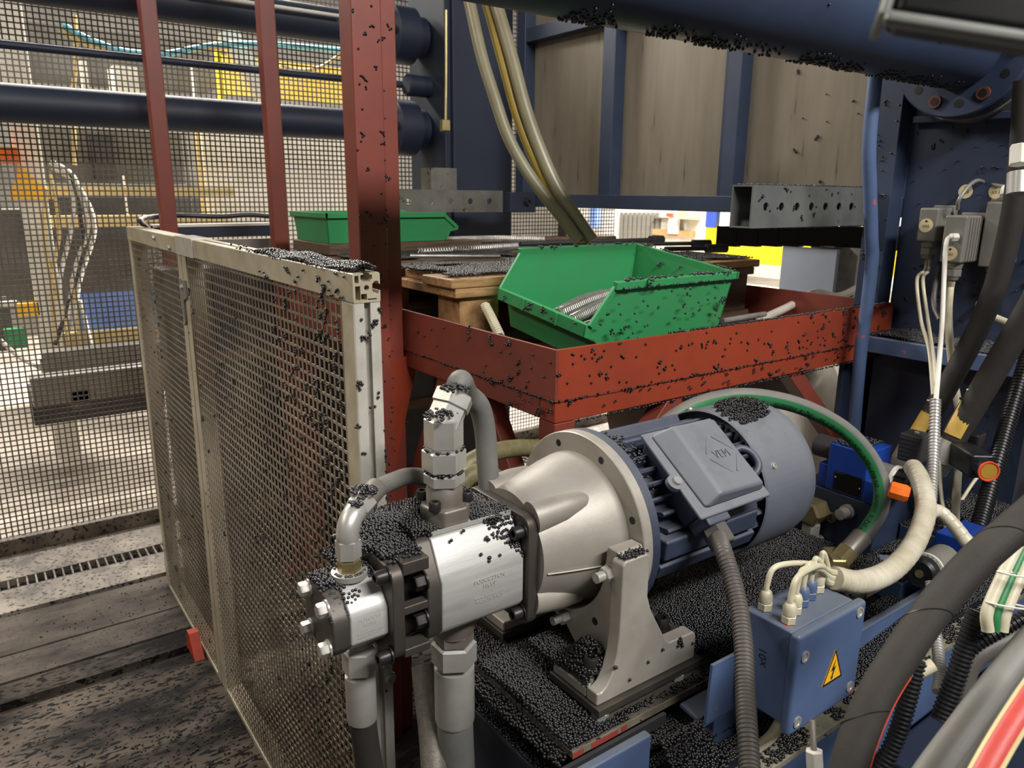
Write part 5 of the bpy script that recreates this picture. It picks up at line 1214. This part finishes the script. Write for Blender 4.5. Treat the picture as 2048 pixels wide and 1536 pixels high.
for (o, U, W, n, N) in (((.02, -.001, .02), (.40, 0, 0), (0, -.012, .15), 105, (0, -1, .1)), ((.06, .30, .03), (.35, 0, 0), (0, .012, .13), 70, (0, -1, 0)), ((.405, .02, .03), (0, .25, 0), (.018, 0, .13), 40, (-1, 0, 0)), ((-.001, .03, .07), (0, .25, 0), (0, 0, .02), 20, (-1, 0, 0)), ((.07, -.008, .179), (.36, 0, 0), (0, .01, 0), 90, (0, 0, 1)), ((.43, 0, .179), (0, .29, 0), (.006, 0, 0), 50, (0, 0, 1)), ((.07, .297, .179), (.36, 0, 0), (0, .01, 0), 30, (0, 0, 1))):
    pp += [BIN @ q for q in sprinkle(o, U, W, n, N)]
for i in range(150): pp.append(BIN @ V((.07+random.random()*.35, -.006, .163+random.uniform(-.002, .003))))
pp += [BIN @ V(q) for q in heap(.05, .40, .025, .285, lambda x, y: .022+.02*math.sin(20*x+9*y)**2, None, 2)]
pellets('plastic_pellets', pp, 'black plastic pellets in and on the green bin')
pp = sprinkle((.732, 1.60, .6), (.07, 0, 0), (0, 0, 1.4), 120, (0, -1, 0))+sprinkle((.804, 1.625, .6), (.044, 0, 0), (0, 0, 1.4), 40, (0, -1, 0))+[(.803+random.uniform(-.003, .003), 1.60, random.uniform(.7, 2.1)) for i in range(30)]
pellets('plastic_pellets', pp, 'black plastic pellets stuck to the thick red column')
# pallet deck, ledge, plates, bars
pp = heap(.90, 1.98, 1.46, 2.18, lambda x, y: PT+.004, lambda x, y: math.sin(7*x+3)*math.sin(11*y)+.6*math.sin(23*x)*math.sin(31*y) > -.15 and (y > 1.49 or random.random() < .25), 1)
pellets('plastic_pellets', pp, 'black plastic pellets strewn over the wooden pallet')
pp = heap(1.905, 2.045, .45, 1.095, lambda x, y: 1.101+.008*math.sin(21*y)**2, lambda x, y: random.random() < .95, 2)
pp += sprinkle((2.049, .45, 1.12), (0, .6, 0), (0, 0, .6), 260, (-1, 0, 0), 2.2)+sprinkle((1.985, 1.063, 1.12), (0, .064, 0), (0, 0, .6), 60, (-1, 0, 0))
pp += sprinkle((2.099, 1.13, 1.46), (0, .5, 0), (0, 0, .5), 120, (-1, 0, 0), 3, bias=lambda a, b: (1-a)**2)
for k in range(26): pp.append((1.97-random.random()*.02, .745+random.uniform(-.004, .004), random.uniform(.6, 1.05)))
pellets('plastic_pellets', pp, 'black plastic pellets on the machine column, its ledge and the tank')
pp = []
for i in range(1100):
    x = random.uniform(.75, 1.93)
    if math.sin(19*x)+math.sin(47*x+1)+random.uniform(-1, 1) < -.2: continue
    a = math.radians(random.gauss(-96, 9)); pp.append((x, .92+.0905*math.cos(a), 1.79+(.0905+PR*.4)*math.sin(a)))
pp += sprinkle((1.2, .83, 1.76), (.75, 0, 0), (0, .005, .04), 40, (0, -1, 0))
for i in range(420): pp.append((random.uniform(1.5, 2.04), 1.12+random.random()*.058, 1.4775+PR*.5))
for i in range(160): pp.append((random.uniform(1.5, 2.04), 1.121+random.random()*.01, 1.3785))
pp += sprinkle((1.5, 1.12, 1.385), (.54, 0, 0), (0, 0, .085), 50, (0, -1, 0))
pellets('plastic_pellets', pp, 'black plastic pellets clinging to the tie bar and the square tube')
# floor beside the fence
pp = []
for i in range(1600):
    y = 1.3+abs(random.gauss(0, .8)); x = .45-abs(random.gauss(0, .22))*(1 if random.random() < .6 else 4)
    if y < 2.9 and x > -1.2: pp.append((x, y, PR*.8-.0 if y < 2.34 or y > 2.67 else PR*.8-.006))
pellets('plastic_pellets', pp, 'black plastic pellets scattered on the floor along the fence')
